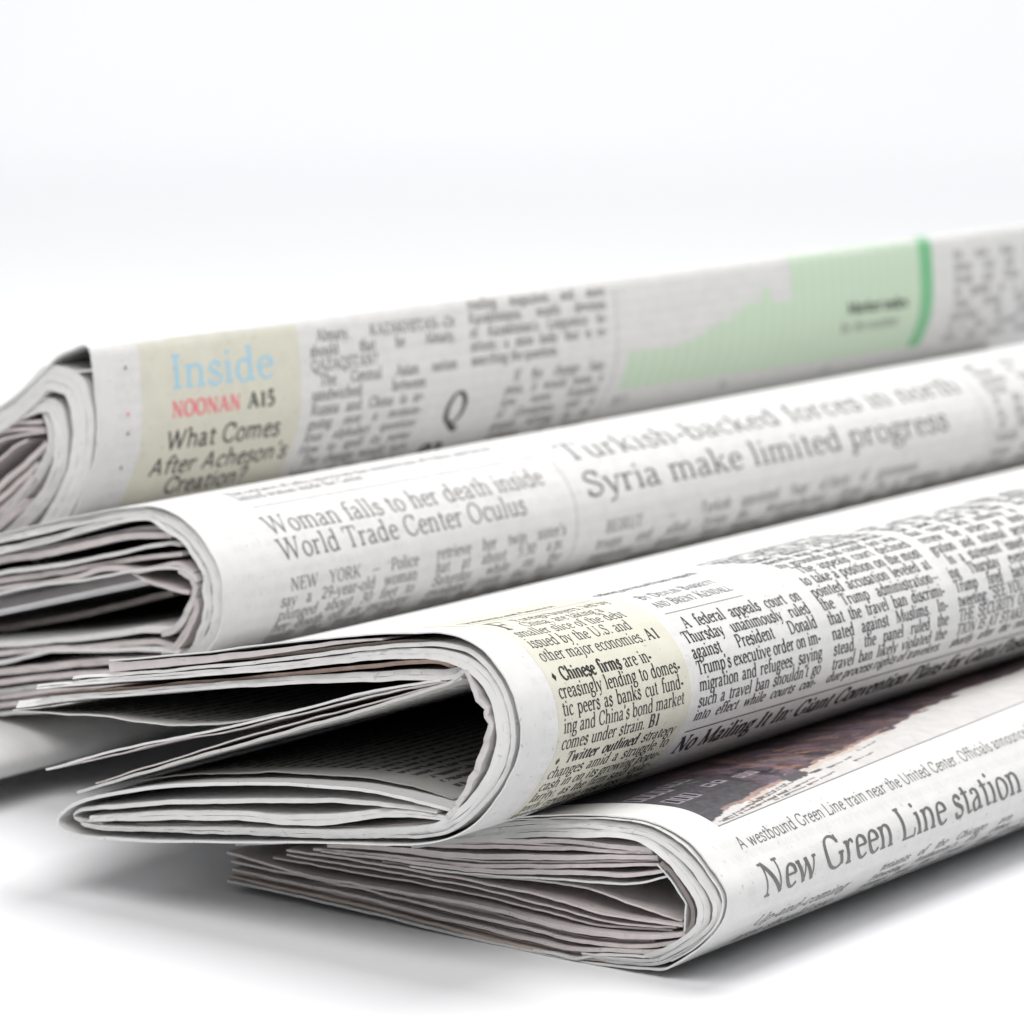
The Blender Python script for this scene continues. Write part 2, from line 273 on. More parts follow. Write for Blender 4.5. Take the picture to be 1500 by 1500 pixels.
    ('cover', 0, [0.33], [(596.05, 46.22), (564.03, 59.73), (533.62, 73.26), (527.11, 77.0), (521.43, 81.2), (517.34, 84.7), (513.32, 86.36), (509.16, 87.61), (508.07, 86.58), (507.23, 82.35), (506.79, 77.53), (506.54, 72.41), (506.83, 67.8), (507.67, 64.24), (509.46, 60.17), (513.02, 53.54), (516.98, 47.23), (522.91, 40.95)], 'paper', 1),
    ('sheet', 0.6, [0.42], [(522.4, 80.37), (516.67, 81.2), (508.35, 82.35)], 'paper', 2),
    ('section', -0.4, [0.56, 1.96, 4.76, 5.33, 5.05, 4.48, 3.92], [(595.75, 43.3), (563.7, 57.32), (533.29, 71.06), (525.4, 76.18), (520.31, 80.2), (516.7, 80.18), (512.94, 79.06), (511.33, 75.84), (510.68, 71.71), (510.99, 66.8), (512.06, 61.81), (515.43, 55.9), (520.38, 49.07), (526.36, 42.08)], 'paper', 2),
    ('section', -0.2, [0.7, 0.85, 1.41, 2.54, 2.82, 2.82, 2.54, 1.97], [(596.1, 40.23), (564.03, 54.06), (533.49, 70.88), (527.61, 72.75), (521.41, 74.63), (518.37, 74.16), (516.94, 70.91), (516.66, 67.01), (517.34, 62.74), (519.95, 58.0), (524.7, 52.89), (530.27, 48.09), (536.26, 43.92)], 'paper', 2),
    ('section', 0, [0.71, 0.71, 1.13, 1.41, 1.41, 1.41, 1.27], [(596.42, 37.92), (553.78, 62.48), (533.71, 70.13), (527.83, 72.01), (522.4, 73.69), (520.54, 71.73), (519.65, 69.27), (519.52, 66.75), (520.76, 63.55), (523.94, 59.32), (528.31, 55.1), (534.33, 49.54), (540.38, 44.93)], 'paper', 2),
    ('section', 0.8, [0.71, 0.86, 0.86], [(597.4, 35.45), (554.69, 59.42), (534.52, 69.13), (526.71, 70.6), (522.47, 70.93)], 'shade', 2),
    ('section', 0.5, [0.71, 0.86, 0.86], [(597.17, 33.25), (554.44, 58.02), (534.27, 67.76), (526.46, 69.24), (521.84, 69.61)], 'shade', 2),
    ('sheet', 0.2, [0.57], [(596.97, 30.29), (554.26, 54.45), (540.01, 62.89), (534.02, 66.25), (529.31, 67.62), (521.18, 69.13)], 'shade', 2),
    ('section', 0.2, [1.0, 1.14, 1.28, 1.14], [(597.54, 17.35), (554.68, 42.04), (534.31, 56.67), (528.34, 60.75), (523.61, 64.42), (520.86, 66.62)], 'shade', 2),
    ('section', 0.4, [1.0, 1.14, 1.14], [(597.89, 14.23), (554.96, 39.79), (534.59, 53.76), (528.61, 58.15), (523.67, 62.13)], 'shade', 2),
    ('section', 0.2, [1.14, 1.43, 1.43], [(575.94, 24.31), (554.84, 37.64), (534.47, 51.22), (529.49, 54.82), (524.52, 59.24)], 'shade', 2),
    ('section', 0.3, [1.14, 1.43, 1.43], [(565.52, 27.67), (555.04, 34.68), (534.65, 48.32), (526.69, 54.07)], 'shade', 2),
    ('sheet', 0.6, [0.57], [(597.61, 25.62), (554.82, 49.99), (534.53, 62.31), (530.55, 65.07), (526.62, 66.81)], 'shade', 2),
],
}
# each entry: kind, how far the cut end is set back (mm), thickness along the profile (mm), points, paper, smoothness

def catmull(P, n):
    P = np.array(P, float)
    if n < 1: return P
    Q = np.vstack([2 * P[0] - P[1], P, 2 * P[-1] - P[-2]]); out = []
    N = 4 if n == 1 else 8
    for i in range(1, len(Q) - 2):
        p0, p1, p2, p3 = Q[i - 1:i + 3]
        t0 = 0; t1 = t0 + max(np.linalg.norm(p1 - p0), 1e-6) ** .5
        t2 = t1 + max(np.linalg.norm(p2 - p1), 1e-6) ** .5; t3 = t2 + max(np.linalg.norm(p3 - p2), 1e-6) ** .5
        for j in range(N):
            t = t1 + (t2 - t1) * j / N
            A1 = (t1 - t) / (t1 - t0) * p0 + (t - t0) / (t1 - t0) * p1; A2 = (t2 - t) / (t2 - t1) * p1 + (t - t1) / (t2 - t1) * p2
            A3 = (t3 - t) / (t3 - t2) * p2 + (t - t2) / (t3 - t2) * p3
            B1 = (t2 - t) / (t2 - t0) * A1 + (t - t0) / (t2 - t0) * A2; B2 = (t3 - t) / (t3 - t1) * A2 + (t - t1) / (t3 - t1) * A3
            out.append((t2 - t) / (t2 - t1) * B1 + (t - t1) / (t2 - t1) * B2)
    out.append(P[-1]); return np.array(out)

class Noise1:
    """smooth 1-D value noise with a few octaves"""
    def __init__(s, seed, wl, octv=2):
        r = np.random.RandomState(seed); s.o = []
        for k in range(octv): s.o.append((wl / 2 ** k, .5 ** k, r.uniform(-1, 1, 997), r.uniform(0, 500)))
    def __call__(s, x):
        x = np.asarray(x, float); t = 0
        for wl, a, tab, ph in s.o:
            q = x / wl + ph; i = np.floor(q).astype(int); f = q - i; f = f * f * (3 - 2 * f)
            t = t + a * (tab[i % 997] * (1 - f) + tab[(i + 1) % 997] * f)
        return t

class Noise2:
    def __init__(s, seed, wl):
        r = np.random.RandomState(seed); s.wl = wl; s.t = r.uniform(-1, 1, (64, 64))
    def __call__(s, u, v):
        u = np.asarray(u, float) / s.wl; v = np.asarray(v, float) / s.wl
        i = np.floor(u).astype(int); j = np.floor(v).astype(int); f = u - i; g = v - j
        f = f * f * (3 - 2 * f); g = g * g * (3 - 2 * g); T = s.t
        a = T[i % 64, j % 64] * (1 - f) + T[(i + 1) % 64, j % 64] * f
        b = T[i % 64, (j + 1) % 64] * (1 - f) + T[(i + 1) % 64, (j + 1) % 64] * f
        return a * (1 - g) + b * g

def frame(prof, step):
    d = np.r_[0, np.cumsum(np.hypot(*np.diff(prof, axis=0).T))]
    v = np.unique(np.r_[np.arange(0, d[-1], step), d[-1]])
    P = np.stack([np.interp(v, d, prof[:, 0]), np.interp(v, d, prof[:, 1])], -1)
    T = np.gradient(P, axis=0); T /= np.maximum(np.hypot(*T.T), 1e-9)[:, None]
    return v, P, np.stack([-T[:, 1], T[:, 0]], -1), d[-1]

def to_world(k, s, z, a):
    """section-plane mm -> metres"""
    if abs(k - KPOS[3]) < .01:
        # the gaping end of this newspaper closes up a little further along the spine, most of all at its loose edges
        h = np.clip((z - 12) / 40, 0, 1) * np.clip((z - 8) / 30, 0, 1)
        D = 1.9 + 5.0 * np.clip((s - 378) / 75, 0, 1)
        z = z - D * h * (1 - np.exp(-np.clip(a, 0, 999) / 20))
    return (SX * s[..., None] + ZX * z[..., None] + AX * (k + a)[..., None]) * MM

LEN = {4: 400., 3: 400., 2: 400., 1: 430.}
ORIGIN = {}
paper_empty = {}
COVER = {}      # cover surface functions for the print

def slab(n, idx, spec):
    kind, rec, th, pts, tint, sm = spec
    L = LEN[n] - rec
    prof = catmull(pts, sm)
    step = .7 if n in (3, 4) else 1.1
    v, P, Nn, tot = frame(prof, step)
    q = np.interp(v, np.linspace(0, tot, len(th)), th)
    cover0 = (idx == 0)
    seed = n * 100 + idx
    mean = float(np.mean(q))
    m = 1 if kind in ('cover', 'sheet') or tint == 'torn' else max(1, min(3, int(round(mean / .8))))
    if cover0:
        st = np.r_[0, .25, .7, 1.5, 3, np.arange(5, 110, 2.5), np.arange(110, L, 5.0), L]
    else:
        st = np.array([0, .25, .6, 1.2, 2.2, 4.5, 10, 30, 120, L])
    soft = 1.0 if n >= 3 else 1.3
    crw = Noise1(seed, 9, 2); jagw = Noise1(seed + 7, 14, 2); und = Noise2(seed + 3, 34)
    verts = []; faces = []; uvs = []
    for j in range(m):
        jag = Noise1(seed * 31 + j, 1.6, 3); cr = Noise1(seed * 17 + j, 4.5, 2)
        lo = (j / m - .5) * q; hi = ((j + .975) / m - .5) * q if m > 1 else .5 * q
        off = (random.Random(seed * 7 + j).uniform(-.12, .12) if m > 1 else 0)
        if kind == 'cover' or kind == 'sheet': ja, jl = .11, .16
        else: ja, jl = .15, .22
        if tint == 'torn': ja, jl = .30, .25
        e = jag(v) * ja + jagw(v) * jl + off
        base = len(verts)
        nv = len(v); ns = len(st)
        for side in (0, 1):
            o_ = (hi if side else lo)
            for a in st:
                dec = math.exp(-a / 2.6)
                amp = (.26 if tint == 'torn' else .06 if cover0 else .12) * soft * dec
                d = o_ + (cr(v) * amp * .6 + crw(v) * amp)
                if cover0: d = d + COVER_UND[n](np.full(nv, a), v)
                s = P[:, 0] + Nn[:, 0] * d; z = P[:, 1] + Nn[:, 1] * d
                slant = 0.0
                if not cover0 and tint == 'paper' and kind != 'sheet':
                    fr_o = (lo / q + .5) if side == 0 else (hi / q + .5)
                    if OUTSIDE[n] < 0: fr_o = 1 - fr_o
                    slant = .85 * np.minimum(q, 1.6) * fr_o      # nested pages creep out past the ones wrapped round them
                aa = rec + a + e * dec + slant * dec
                W = to_world(KPOS[n], s, z, aa)
                W[:, 2] = np.maximum(W[:, 2], ZT + .00012)
                verts.extend(W); uvs.extend(np.stack([np.full(nv, a), v], -1))
        def id(side, a, i): return base + side * nv * ns + a * nv + i
        for a in range(ns - 1):
            for i in range(nv - 1):
                faces.append((id(1, a, i), id(1, a, i + 1), id(1, a + 1, i + 1), id(1, a + 1, i)))
                faces.append((id(0, a, i), id(0, a + 1, i), id(0, a + 1, i + 1), id(0, a, i + 1)))
        # end caps and long edges get their own vertices so that their edge stays crisp
        for a, fl in ((0, 0), (ns - 1, 1)):
            b0 = len(verts)
            for side in (0, 1):
                for i in range(nv): verts.append(verts[id(side, a, i)]); uvs.append(uvs[id(side, a, i)])
            for i in range(nv - 1):
                f = (b0 + i, b0 + i + 1, b0 + nv + i + 1, b0 + nv + i)
                faces.append(f if not fl else f[::-1])
        for i, fl in ((0, 0), (nv - 1, 1)):
            b0 = len(verts)
            for side in (0, 1):
                for a in range(ns): verts.append(verts[id(side, a, i)]); uvs.append(uvs[id(side, a, i)])
            for a in range(ns - 1):
                f = (b0 + a, b0 + ns + a, b0 + ns + a + 1, b0 + a + 1)
                faces.append(f if not fl else f[::-1])
    V = np.array(verts) - ORIGIN[n]
    name = 'front_page' if cover0 else ('sheet' if kind in ('cover', 'sheet') else 'section')
    o = link(name, V, faces, M['cover' if cover0 else tint], paper_empty[n], tint != 'torn', uvs)
    if cover0:
        dd = np.r_[0, np.cumsum(np.hypot(*np.diff(prof, axis=0).T))]
        COVER[n] = (v, P, Nn, q, o)
    return o

COVER_UND = {}
OUTSIDE = {}
for n in PROFILES:
    _p = np.array(PROFILES[n][0][3]); _k = _p[:, 1].argmax(); _t = _p[min(_k + 1, len(_p) - 1)] - _p[_k - 1]
    OUTSIDE[n] = 1.0 if _t[0] > 0 else -1.0
for n in PROFILES:
    a_ = Noise2(900 + n, 41); b_ = Noise2(950 + n, 17)
    COVER_UND[n] = (lambda u, v, a_=a_, b_=b_: (.16 * a_(u * .6, v) + .05 * b_(u * .7, v)) * np.clip(np.asarray(u) / 12, 0, 1))

LABELS = {
    4: 'lowest newspaper with the New Green Line station headline, flat on the white table',
    3: 'newspaper with a cream column about Chinese firms, its gaping end in front',
    2: 'newspaper headed World Trade Center Oculus, third one up from the table',
    1: 'rearmost newspaper with pale blue Inside heading and green stepped chart',
}
for n in (4, 3, 2, 1):
    allp = np.vstack([np.array(s[3]) for s in PROFILES[n]])
    p0 = np.array(PROFILES[n][0][3]); i = p0[:, 1].argmin()
    ORIGIN[n] = to_world(KPOS[n], p0[i:i + 1, 0], p0[i:i + 1, 1], np.zeros(1))[0]
    e = bpy.data.objects.new('folded_newspaper', None)
    e.empty_display_size = .02
    sc.collection.objects.link(e)
    e.location = ORIGIN[n]
    e['label'] = LABELS[n]; e['category'] = 'newspaper'; e['group'] = 'folded newspapers in a fanned stack'
    paper_empty[n] = e
    for idx, spec in enumerate(PROFILES[n]):
        slab(n, idx, spec)

# ------------------------------------------------------------------ print: a small serif face drawn with a broad pen
def _arc(cx, cy, rx, ry, a0, a1, n=14):
    return [(cx + rx * math.cos(math.radians(a0 + (a1 - a0) * i / n)), cy + ry * math.sin(math.radians(a0 + (a1 - a0) * i / n))) for i in range(n + 1)]
def _s(*p):
    return [tuple(q) for q in catmull(p, 1)]
XH, CH, AH, DH = .45, .67, .70, -.21
def _st(x, y0=0., y1=XH): return ([(x, y0), (x, y1)], 'T')
def _fl(x, y): return ([(x - .085, y - .035), (x - .02, y - .012)], 't')       # flag serif at the head of a stem
def _dot(x, y, r=.052): return ([(x - r, y), (x + r, y)], 'D', r)
GLYPHS = {}
def G(ch, adv, strokes, serifs=()):
    out = []
    for s in strokes:
        if len(s) == 3:      # a dot, drawn as a short fat lozenge
            (x0, y), (x1, _) = s[0]; r = s[2]; cx = (x0 + x1) / 2
            out.append(([(cx - r, y), (cx - r * .5, y), (cx, y), (cx + r * .5, y), (cx + r, y)], 'dot%.3f' % r))
        else: out.append(s)
    GLYPHS[ch] = (adv, out, list(serifs))
G(' ', .25, [])
G('a', .44, [(_s((.09, .35), (.12, .42), (.20, .44), (.28, .40), (.295, .30), (.295, .10), (.33, .025), (.41, .04)), 'p'), (_s((.29, .275), (.18, .24), (.075, .175), (.065, .08), (.13, .01), (.22, .03), (.29, .10)), 'p')])
G('b', .50, [_st(.11, 0, AH), _fl(.11, AH), (_arc(.265, .22, .155, .222, 155, -155), 'p')])
G('c', .42, [(_s((.365, .34), (.33, .42), (.24, .44), (.13, .38), (.075, .22), (.13, .065), (.24, .005), (.37, .07)), 'p')])
G('d', .51, [_st(.375, 0, AH), _fl(.375, AH), (_arc(.225, .22, .155, .222, 25, 335), 'p'), ([(.38, .02), (.47, .03)], 't')])
G('e', .43, [([(.08, .255), (.37, .255)], 't'), (_s((.375, .25), (.345, .38), (.23, .44), (.12, .38), (.075, .22), (.13, .06), (.24, .005), (.375, .075)), 'p')])
G('f', .31, [(_s((.36, .62), (.31, .685), (.22, .665), (.165, .58), (.16, .45), (.16, .2), (.16, 0)), 'p'), ([(.04, .435), (.29, .435)], 't')], [(.16, 0, .10)])
G('g', .46, [(_arc(.21, .295, .13, .145, 0, 360), 'p'), (_s((.14, .165), (.08, .10), (.14, .05), (.30, .04), (.39, -.04), (.36, -.15), (.21, -.20), (.07, -.15), (.07, -.06), (.15, .02)), 'p'), ([(.31, .40), (.43, .43)], 'T')])
G('h', .51, [_st(.11, 0, AH), _fl(.11, AH), (_s((.11, .33), (.19, .42), (.28, .44), (.36, .39), (.38, .28), (.38, .12), (.38, 0)), 'p')], [(.11, 0, .09), (.38, 0, .09)])
G('i', .26, [_st(.13), _fl(.13, XH), _dot(.12, .61)], [(.13, 0, .09)])
G('j', .26, [(_s((.14, .45), (.14, .1), (.14, -.08), (.09, -.18), (.0, -.19)), 'p'), _fl(.14, XH), _dot(.13, .61)])
G('k', .49, [_st(.11, 0, AH), _fl(.11, AH), ([(.13, .17), (.36, .43)], 't'), ([(.20, .25), (.39, .01)], 'T')], [(.11, 0, .09), (.40, 0, .08), (.36, XH, .08)])
G('l', .26, [_st(.13, 0, AH), _fl(.13, AH)], [(.13, 0, .09)])
G('m', .76, [_st(.11), _fl(.11, XH), (_s((.11, .33), (.18, .42), (.26, .44), (.34, .39), (.36, .28), (.36, .12), (.36, 0)), 'p'), (_s((.36, .33), (.43, .42), (.51, .44), (.60, .39), (.62, .28), (.62, .12), (.62, 0)), 'p')], [(.11, 0, .085), (.36, 0, .085), (.62, 0, .085)])
G('n', .51, [_st(.11), _fl(.11, XH), (_s((.11, .33), (.19, .42), (.28, .44), (.36, .39), (.38, .28), (.38, .12), (.38, 0)), 'p')], [(.11, 0, .09), (.38, 0, .09)])
G('o', .47, [(_arc(.235, .222, .165, .222, 0, 360, 20), 'p')])
G('p', .50, [_st(.11, DH), _fl(.11, XH), (_arc(.265, .222, .155, .222, 155, -155), 'p')], [(.11, DH, .09)])
G('q', .50, [_st(.385, DH), (_arc(.225, .222, .155, .222, 25, 335), 'p')], [(.385, DH, .09)])
G('r', .36, [_st(.11), _fl(.11, XH), (_s((.11, .30), (.17, .39), (.25, .435), (.32, .42)), 'p'), _dot(.305, .40, .04)], [(.11, 0, .09)])
G('s', .37, [(_s((.295, .34), (.26, .42), (.18, .44), (.09, .39), (.10, .30), (.21, .235), (.31, .15), (.29, .04), (.18, .005), (.09, .03), (.055, .12)), 'q')])
G('t', .31, [(_s((.15, .57), (.15, .35), (.15, .12), (.19, .02), (.30, .045)), 'p'), ([(.04, .435), (.28, .435)], 't')])
G('u', .51, [(_s((.11, .43), (.11, .28), (.12, .10), (.19, .01), (.29, .03), (.38, .11)), 'p'), _st(.38), _fl(.11, XH), _fl(.38, XH), ([(.38, .02), (.47, .03)], 't')])
G('v', .46, [([(.07, .44), (.24, .0)], 'T'), ([(.23, .0), (.39, .44)], 't')], [(.07, XH, .075), (.39, XH, .07)])
G('w', .68, [([(.06, .44), (.20, 0)], 'T'), ([(.19, 0), (.33, .44)], 't'), ([(.32, .44), (.47, 0)], 'T'), ([(.46, 0), (.61, .44)], 't')], [(.06, XH, .07), (.33, XH, .06), (.61, XH, .065)])
G('x', .47, [([(.08, .44), (.38, .01)], 'T'), ([(.08, .01), (.38, .44)], 't')], [(.08, XH, .075), (.38, XH, .07), (.08, 0, .07), (.38, 0, .075)])
G('y', .46, [([(.07, .44), (.24, .0)], 'T'), (_s((.39, .44), (.30, .18), (.20, -.12), (.10, -.19)), 't'), _dot(.09, -.175, .038)], [(.07, XH, .075), (.39, XH, .07)])
G('z', .42, [([(.06, .43), (.37, .43)], 't'), ([(.34, .43), (.07, .02)], 'T'), ([(.06, .02), (.38, .02)], 't'), ([(.37, .02), (.38, .12)], 't')])
G('A', .66, [([(.09, .01), (.32, .67)], 't'), ([(.31, .67), (.56, .01)], 'T'), ([(.17, .23), (.46, .23)], 't')], [(.09, 0, .085), (.56, 0, .10)])
G('B', .58, [_st(.14, 0, CH), ([(.06, .655), (.28, .655)], 't'), ([(.06, .015), (.30, .015)], 't'), ([(.14, .35), (.30, .35)], 't'), (_arc(.29, .505, .155, .15, 90, -90, 8), 'p'), (_arc(.30, .183, .18, .168, 90, -90, 8), 'p')])
G('C', .64, [(_s((.55, .50), (.50, .61), (.36, .655), (.18, .57), (.09, .335), (.18, .10), (.36, .015), (.50, .06), (.57, .18)), 'p'), ([(.555, .46), (.555, .66)], 't')])
G('D', .68, [_st(.14, 0, CH), ([(.06, .655), (.33, .655)], 't'), ([(.06, .015), (.33, .015)], 't'), (_arc(.32, .335, .26, .32, 90, -90), 'p')])
G('E', .58, [_st(.14, 0, CH), ([(.06, .655), (.50, .655)], 't'), ([(.06, .015), (.52, .015)], 't'), ([(.14, .35), (.38, .35)], 't'), ([(.495, .655), (.51, .52)], 't'), ([(.515, .015), (.53, .16)], 't'), ([(.38, .28), (.38, .42)], 't')])
G('F', .54, [_st(.14, 0, CH), ([(.06, .655), (.49, .655)], 't'), ([(.14, .35), (.36, .35)], 't'), ([(.485, .655), (.50, .52)], 't'), ([(.36, .28), (.36, .42)], 't')], [(.14, 0, .09)])
G('G', .70, [(_s((.56, .50), (.50, .61), (.36, .655), (.18, .57), (.09, .335), (.18, .10), (.36, .015), (.50, .045), (.565, .09)), 'p'), _st(.57, .05, .30), ([(.565, .48), (.565, .66)], 't')], [(.57, .31, .09)])
G('H', .72, [_st(.14, 0, CH), _st(.58, 0, CH), ([(.14, .345), (.58, .345)], 't')], [(.14, 0, .09), (.14, CH, .09), (.58, 0, .09), (.58, CH, .09)])
G('I', .32, [_st(.16, 0, CH)], [(.16, 0, .10), (.16, CH, .10)])
G('J', .42, [(_s((.28, .67), (.28, .3), (.27, .08), (.17, .0), (.06, .05)), 'p')], [(.28, CH, .10)])
G('K', .68, [_st(.14, 0, CH), ([(.16, .25), (.54, .655)], 't'), ([(.27, .37), (.57, .01)], 'T')], [(.14, 0, .09), (.14, CH, .09), (.54, CH, .08), (.58, 0, .09)])
G('L', .56, [_st(.14, 0, CH), ([(.06, .015), (.50, .015)], 't'), ([(.50, .015), (.52, .17)], 't')], [(.14, CH, .09)])
G('M', .86, [([(.13, 0), (.15, .66)], 't'), ([(.15, .66), (.42, .03)], 'T'), ([(.41, .0), (.70, .66)], 't'), _st(.72, 0, CH)], [(.13, 0, .08), (.12, CH, .07), (.72, 0, .09), (.74, CH, .08)])
G('N', .72, [([(.14, 0), (.14, .66)], 't'), ([(.13, .66), (.58, .01)], 'T'), ([(.58, .0), (.58, .66)], 't')], [(.14, 0, .085), (.10, CH, .07), (.58, CH, .085)])
G('O', .69, [(_arc(.345, .335, .26, .325, 0, 360, 22), 'p')])
G('P', .56, [_st(.14, 0, CH), ([(.06, .655), (.30, .655)], 't'), ([(.14, .31), (.30, .31)], 't'), (_arc(.29, .483, .18, .173, 90, -90, 9), 'p')], [(.14, 0, .09)])
G('Q', .69, [(_arc(.345, .335, .26, .325, 0, 360, 22), 'p'), (_s((.30, .03), (.38, -.06), (.50, -.13), (.62, -.12)), 'T')])
G('R', .64, [_st(.14, 0, CH), ([(.06, .655), (.30, .655)], 't'), ([(.14, .33), (.30, .33)], 't'), (_arc(.29, .493, .17, .163, 90, -90, 9), 'p'), ([(.31, .33), (.53, .01)], 'T')], [(.14, 0, .09), (.56, 0, .07)])
G('S', .52, [(_s((.43, .50), (.38, .61), (.26, .655), (.12, .58), (.11, .45), (.25, .36), (.41, .26), (.42, .11), (.28, .015), (.14, .04), (.08, .17)), 'q'), ([(.435, .49), (.435, .66)], 't'), ([(.075, .01), (.075, .18)], 't')])
G('T', .60, [_st(.30, 0, CH), ([(.05, .655), (.55, .655)], 't'), ([(.055, .655), (.045, .51)], 't'), ([(.545, .655), (.555, .51)], 't')], [(.30, 0, .10)])
G('U', .70, [(_s((.14, .67), (.14, .4), (.15, .16), (.25, .02), (.40, .01), (.53, .10), (.57, .25)), 'p'), ([(.57, .22), (.57, .66)], 't')], [(.14, CH, .09), (.57, CH, .08)])
G('V', .66, [([(.09, .66), (.34, 0)], 'T'), ([(.33, 0), (.56, .66)], 't')], [(.09, CH, .09), (.56, CH, .08)])
G('W', .92, [([(.09, .66), (.28, 0)], 'T'), ([(.27, 0), (.46, .66)], 't'), ([(.44, .66), (.63, 0)], 'T'), ([(.62, 0), (.82, .66)], 't')], [(.09, CH, .085), (.45, CH, .08), (.82, CH, .075)])
G('X', .66, [([(.10, .66), (.54, .01)], 'T'), ([(.10, .01), (.53, .66)], 't')], [(.10, CH, .09), (.53, CH, .08), (.10, 0, .08), (.55, 0, .09)])
G('Y', .62, [([(.09, .66), (.31, .30)], 'T'), ([(.31, .30), (.52, .66)], 't'), _st(.31, 0, .32)], [(.09, CH, .09), (.53, CH, .08), (.31, 0, .09)])
G('Z', .58, [([(.08, .655), (.50, .655)], 't'), ([(.47, .65), (.08, .02)], 'T'), ([(.07, .015), (.51, .015)], 't'), ([(.51, .015), (.52, .16)], 't'), ([(.08, .65), (.07, .53)], 't')])
G('0', .48, [(_arc(.24, .32, .165, .31, 0, 360, 18), 'p')])
G('1', .48, [_st(.25, 0, .64), ([(.13, .56), (.25, .63)], 't')], [(.25, 0, .11)])
G('2', .48, [(_s((.08, .50), (.13, .61), (.24, .63), (.36, .54), (.35, .40), (.22, .20), (.07, .03)), 'p'), ([(.07, .04), (.41, .04)], 'T')])
G('3', .48, [(_s((.08, .54), (.18, .63), (.32, .58), (.33, .42), (.18, .345)), 'p'), (_s((.18, .345), (.36, .29), (.38, .13), (.24, .01), (.08, .06)), 'p')])
G('5', .48, [([(.13, .62), (.39, .62)], 'T'), ([(.13, .62), (.11, .35)], 't'), (_s((.11, .35), (.26, .39), (.38, .28), (.36, .10), (.22, .01), (.08, .06)), 'p')])
G('9', .48, [(_arc(.235, .44, .15, .185, 0, 360), 'p'), (_s((.385, .44), (.36, .22), (.26, .06), (.12, .0)), 'p')])
G('6', .48, [(_arc(.245, .20, .15, .19, 0, 360), 'p'), (_s((.095, .20), (.12, .42), (.22, .58), (.36, .64)), 'p')])
G('7', .46, [([(.07, .62), (.41, .62)], 'T'), ([(.40, .61), (.18, 0)], 'p')])
G('.', .24, [_dot(.11, .045)])
G(',', .24, [_dot(.11, .045), ([(.14, .03), (.07, -.10)], 't')])
G("'", .20, [([(.12, .69), (.08, .52)], 'T')])
G('"', .36, [([(.12, .69), (.08, .52)], 'T'), ([(.26, .69), (.22, .52)], 'T')])
G(':', .24, [_dot(.11, .045), _dot(.11, .37)])
G('-', .30, [([(.04, .21), (.26, .21)], 'T')])
G('_', .70, [([(.02, .22), (.68, .22)], 't')])        # em dash
G('?', .42, [(_s((.07, .52), (.14, .65), (.28, .65), (.35, .52), (.24, .36), (.20, .20)), 'p'), _dot(.20, .045)])
G('*', .52, [([(.04, .25), (.12, .335), (.22, .44), (.32, .335), (.42, .25)], 'diamond')])


SLOPE = {3: .011, 4: -.018, 2: .012, 1: .018}
def surf(n, u, v, lift=.03):
    """point on the printed side of front page n; u mm along the spine, v mm round the fold, running down the page"""
    vv, P, Nn, q, o = COVER[n]
    u = np.asarray(u, float); v = np.asarray(v, float) + SLOPE[n] * u
    s = np.interp(v, vv, P[:, 0]); z = np.interp(v, vv, P[:, 1])
    n0 = np.interp(v, vv, Nn[:, 0]); n1 = np.interp(v, vv, Nn[:, 1]); qq = np.interp(v, vv, q)
    d = OUT[n] * (.5 * qq + lift) + COVER_UND[n](u, v)
    return to_world(KPOS[n], s + n0 * d, z + n1 * d, u) - ORIGIN[n]
OUT = {}
for n in COVER:
    vv, P, Nn, q, o = COVER[n]
    # outward side: at the highest point of the profile the printed side faces up
    k = P[:, 1].argmax(); OUT[n] = 1.0 if Nn[k, 1] > 0 else -1.0

class Print:
    """collects flat shapes in page coordinates and lays them on a front page as one part"""
    def __init__(s, n): s.n = n; s.u = []; s.v = []; s.l = []; s.f = []
    def add(s, pts, faces, lift):
        b = len(s.u)
        for x, y in pts: s.u.append(x); s.v.append(y); s.l.append(lift)
        for f in faces: s.f.append(tuple(b + i for i in f))
    def poly_grid(s, u0, u1, v0, v1, step=1.5, lift=.02):
        nu = max(1, int((u1 - u0) / step)); nv = max(1, int((v1 - v0) / step))
        pts = [(u0 + (u1 - u0) * i / nu, v0 + (v1 - v0) * j / nv) for j in range(nv + 1) for i in range(nu + 1)]
        fc = [(j * (nu + 1) + i, j * (nu + 1) + i + 1, (j + 1) * (nu + 1) + i + 1, (j + 1) * (nu + 1) + i) for j in range(nv) for i in range(nu)]
        s.add(pts, fc, lift)
    def build(s, name, material, label=None, cols=None):
        W = surf(s.n, np.array(s.u), np.array(s.v), np.array(s.l))
        f = s.f if OUT[s.n] < 0 else s.f
        o = link(name, W, f, material, COVER[s.n][4], True, None, cols)
        if label: o['label'] = label
        return o

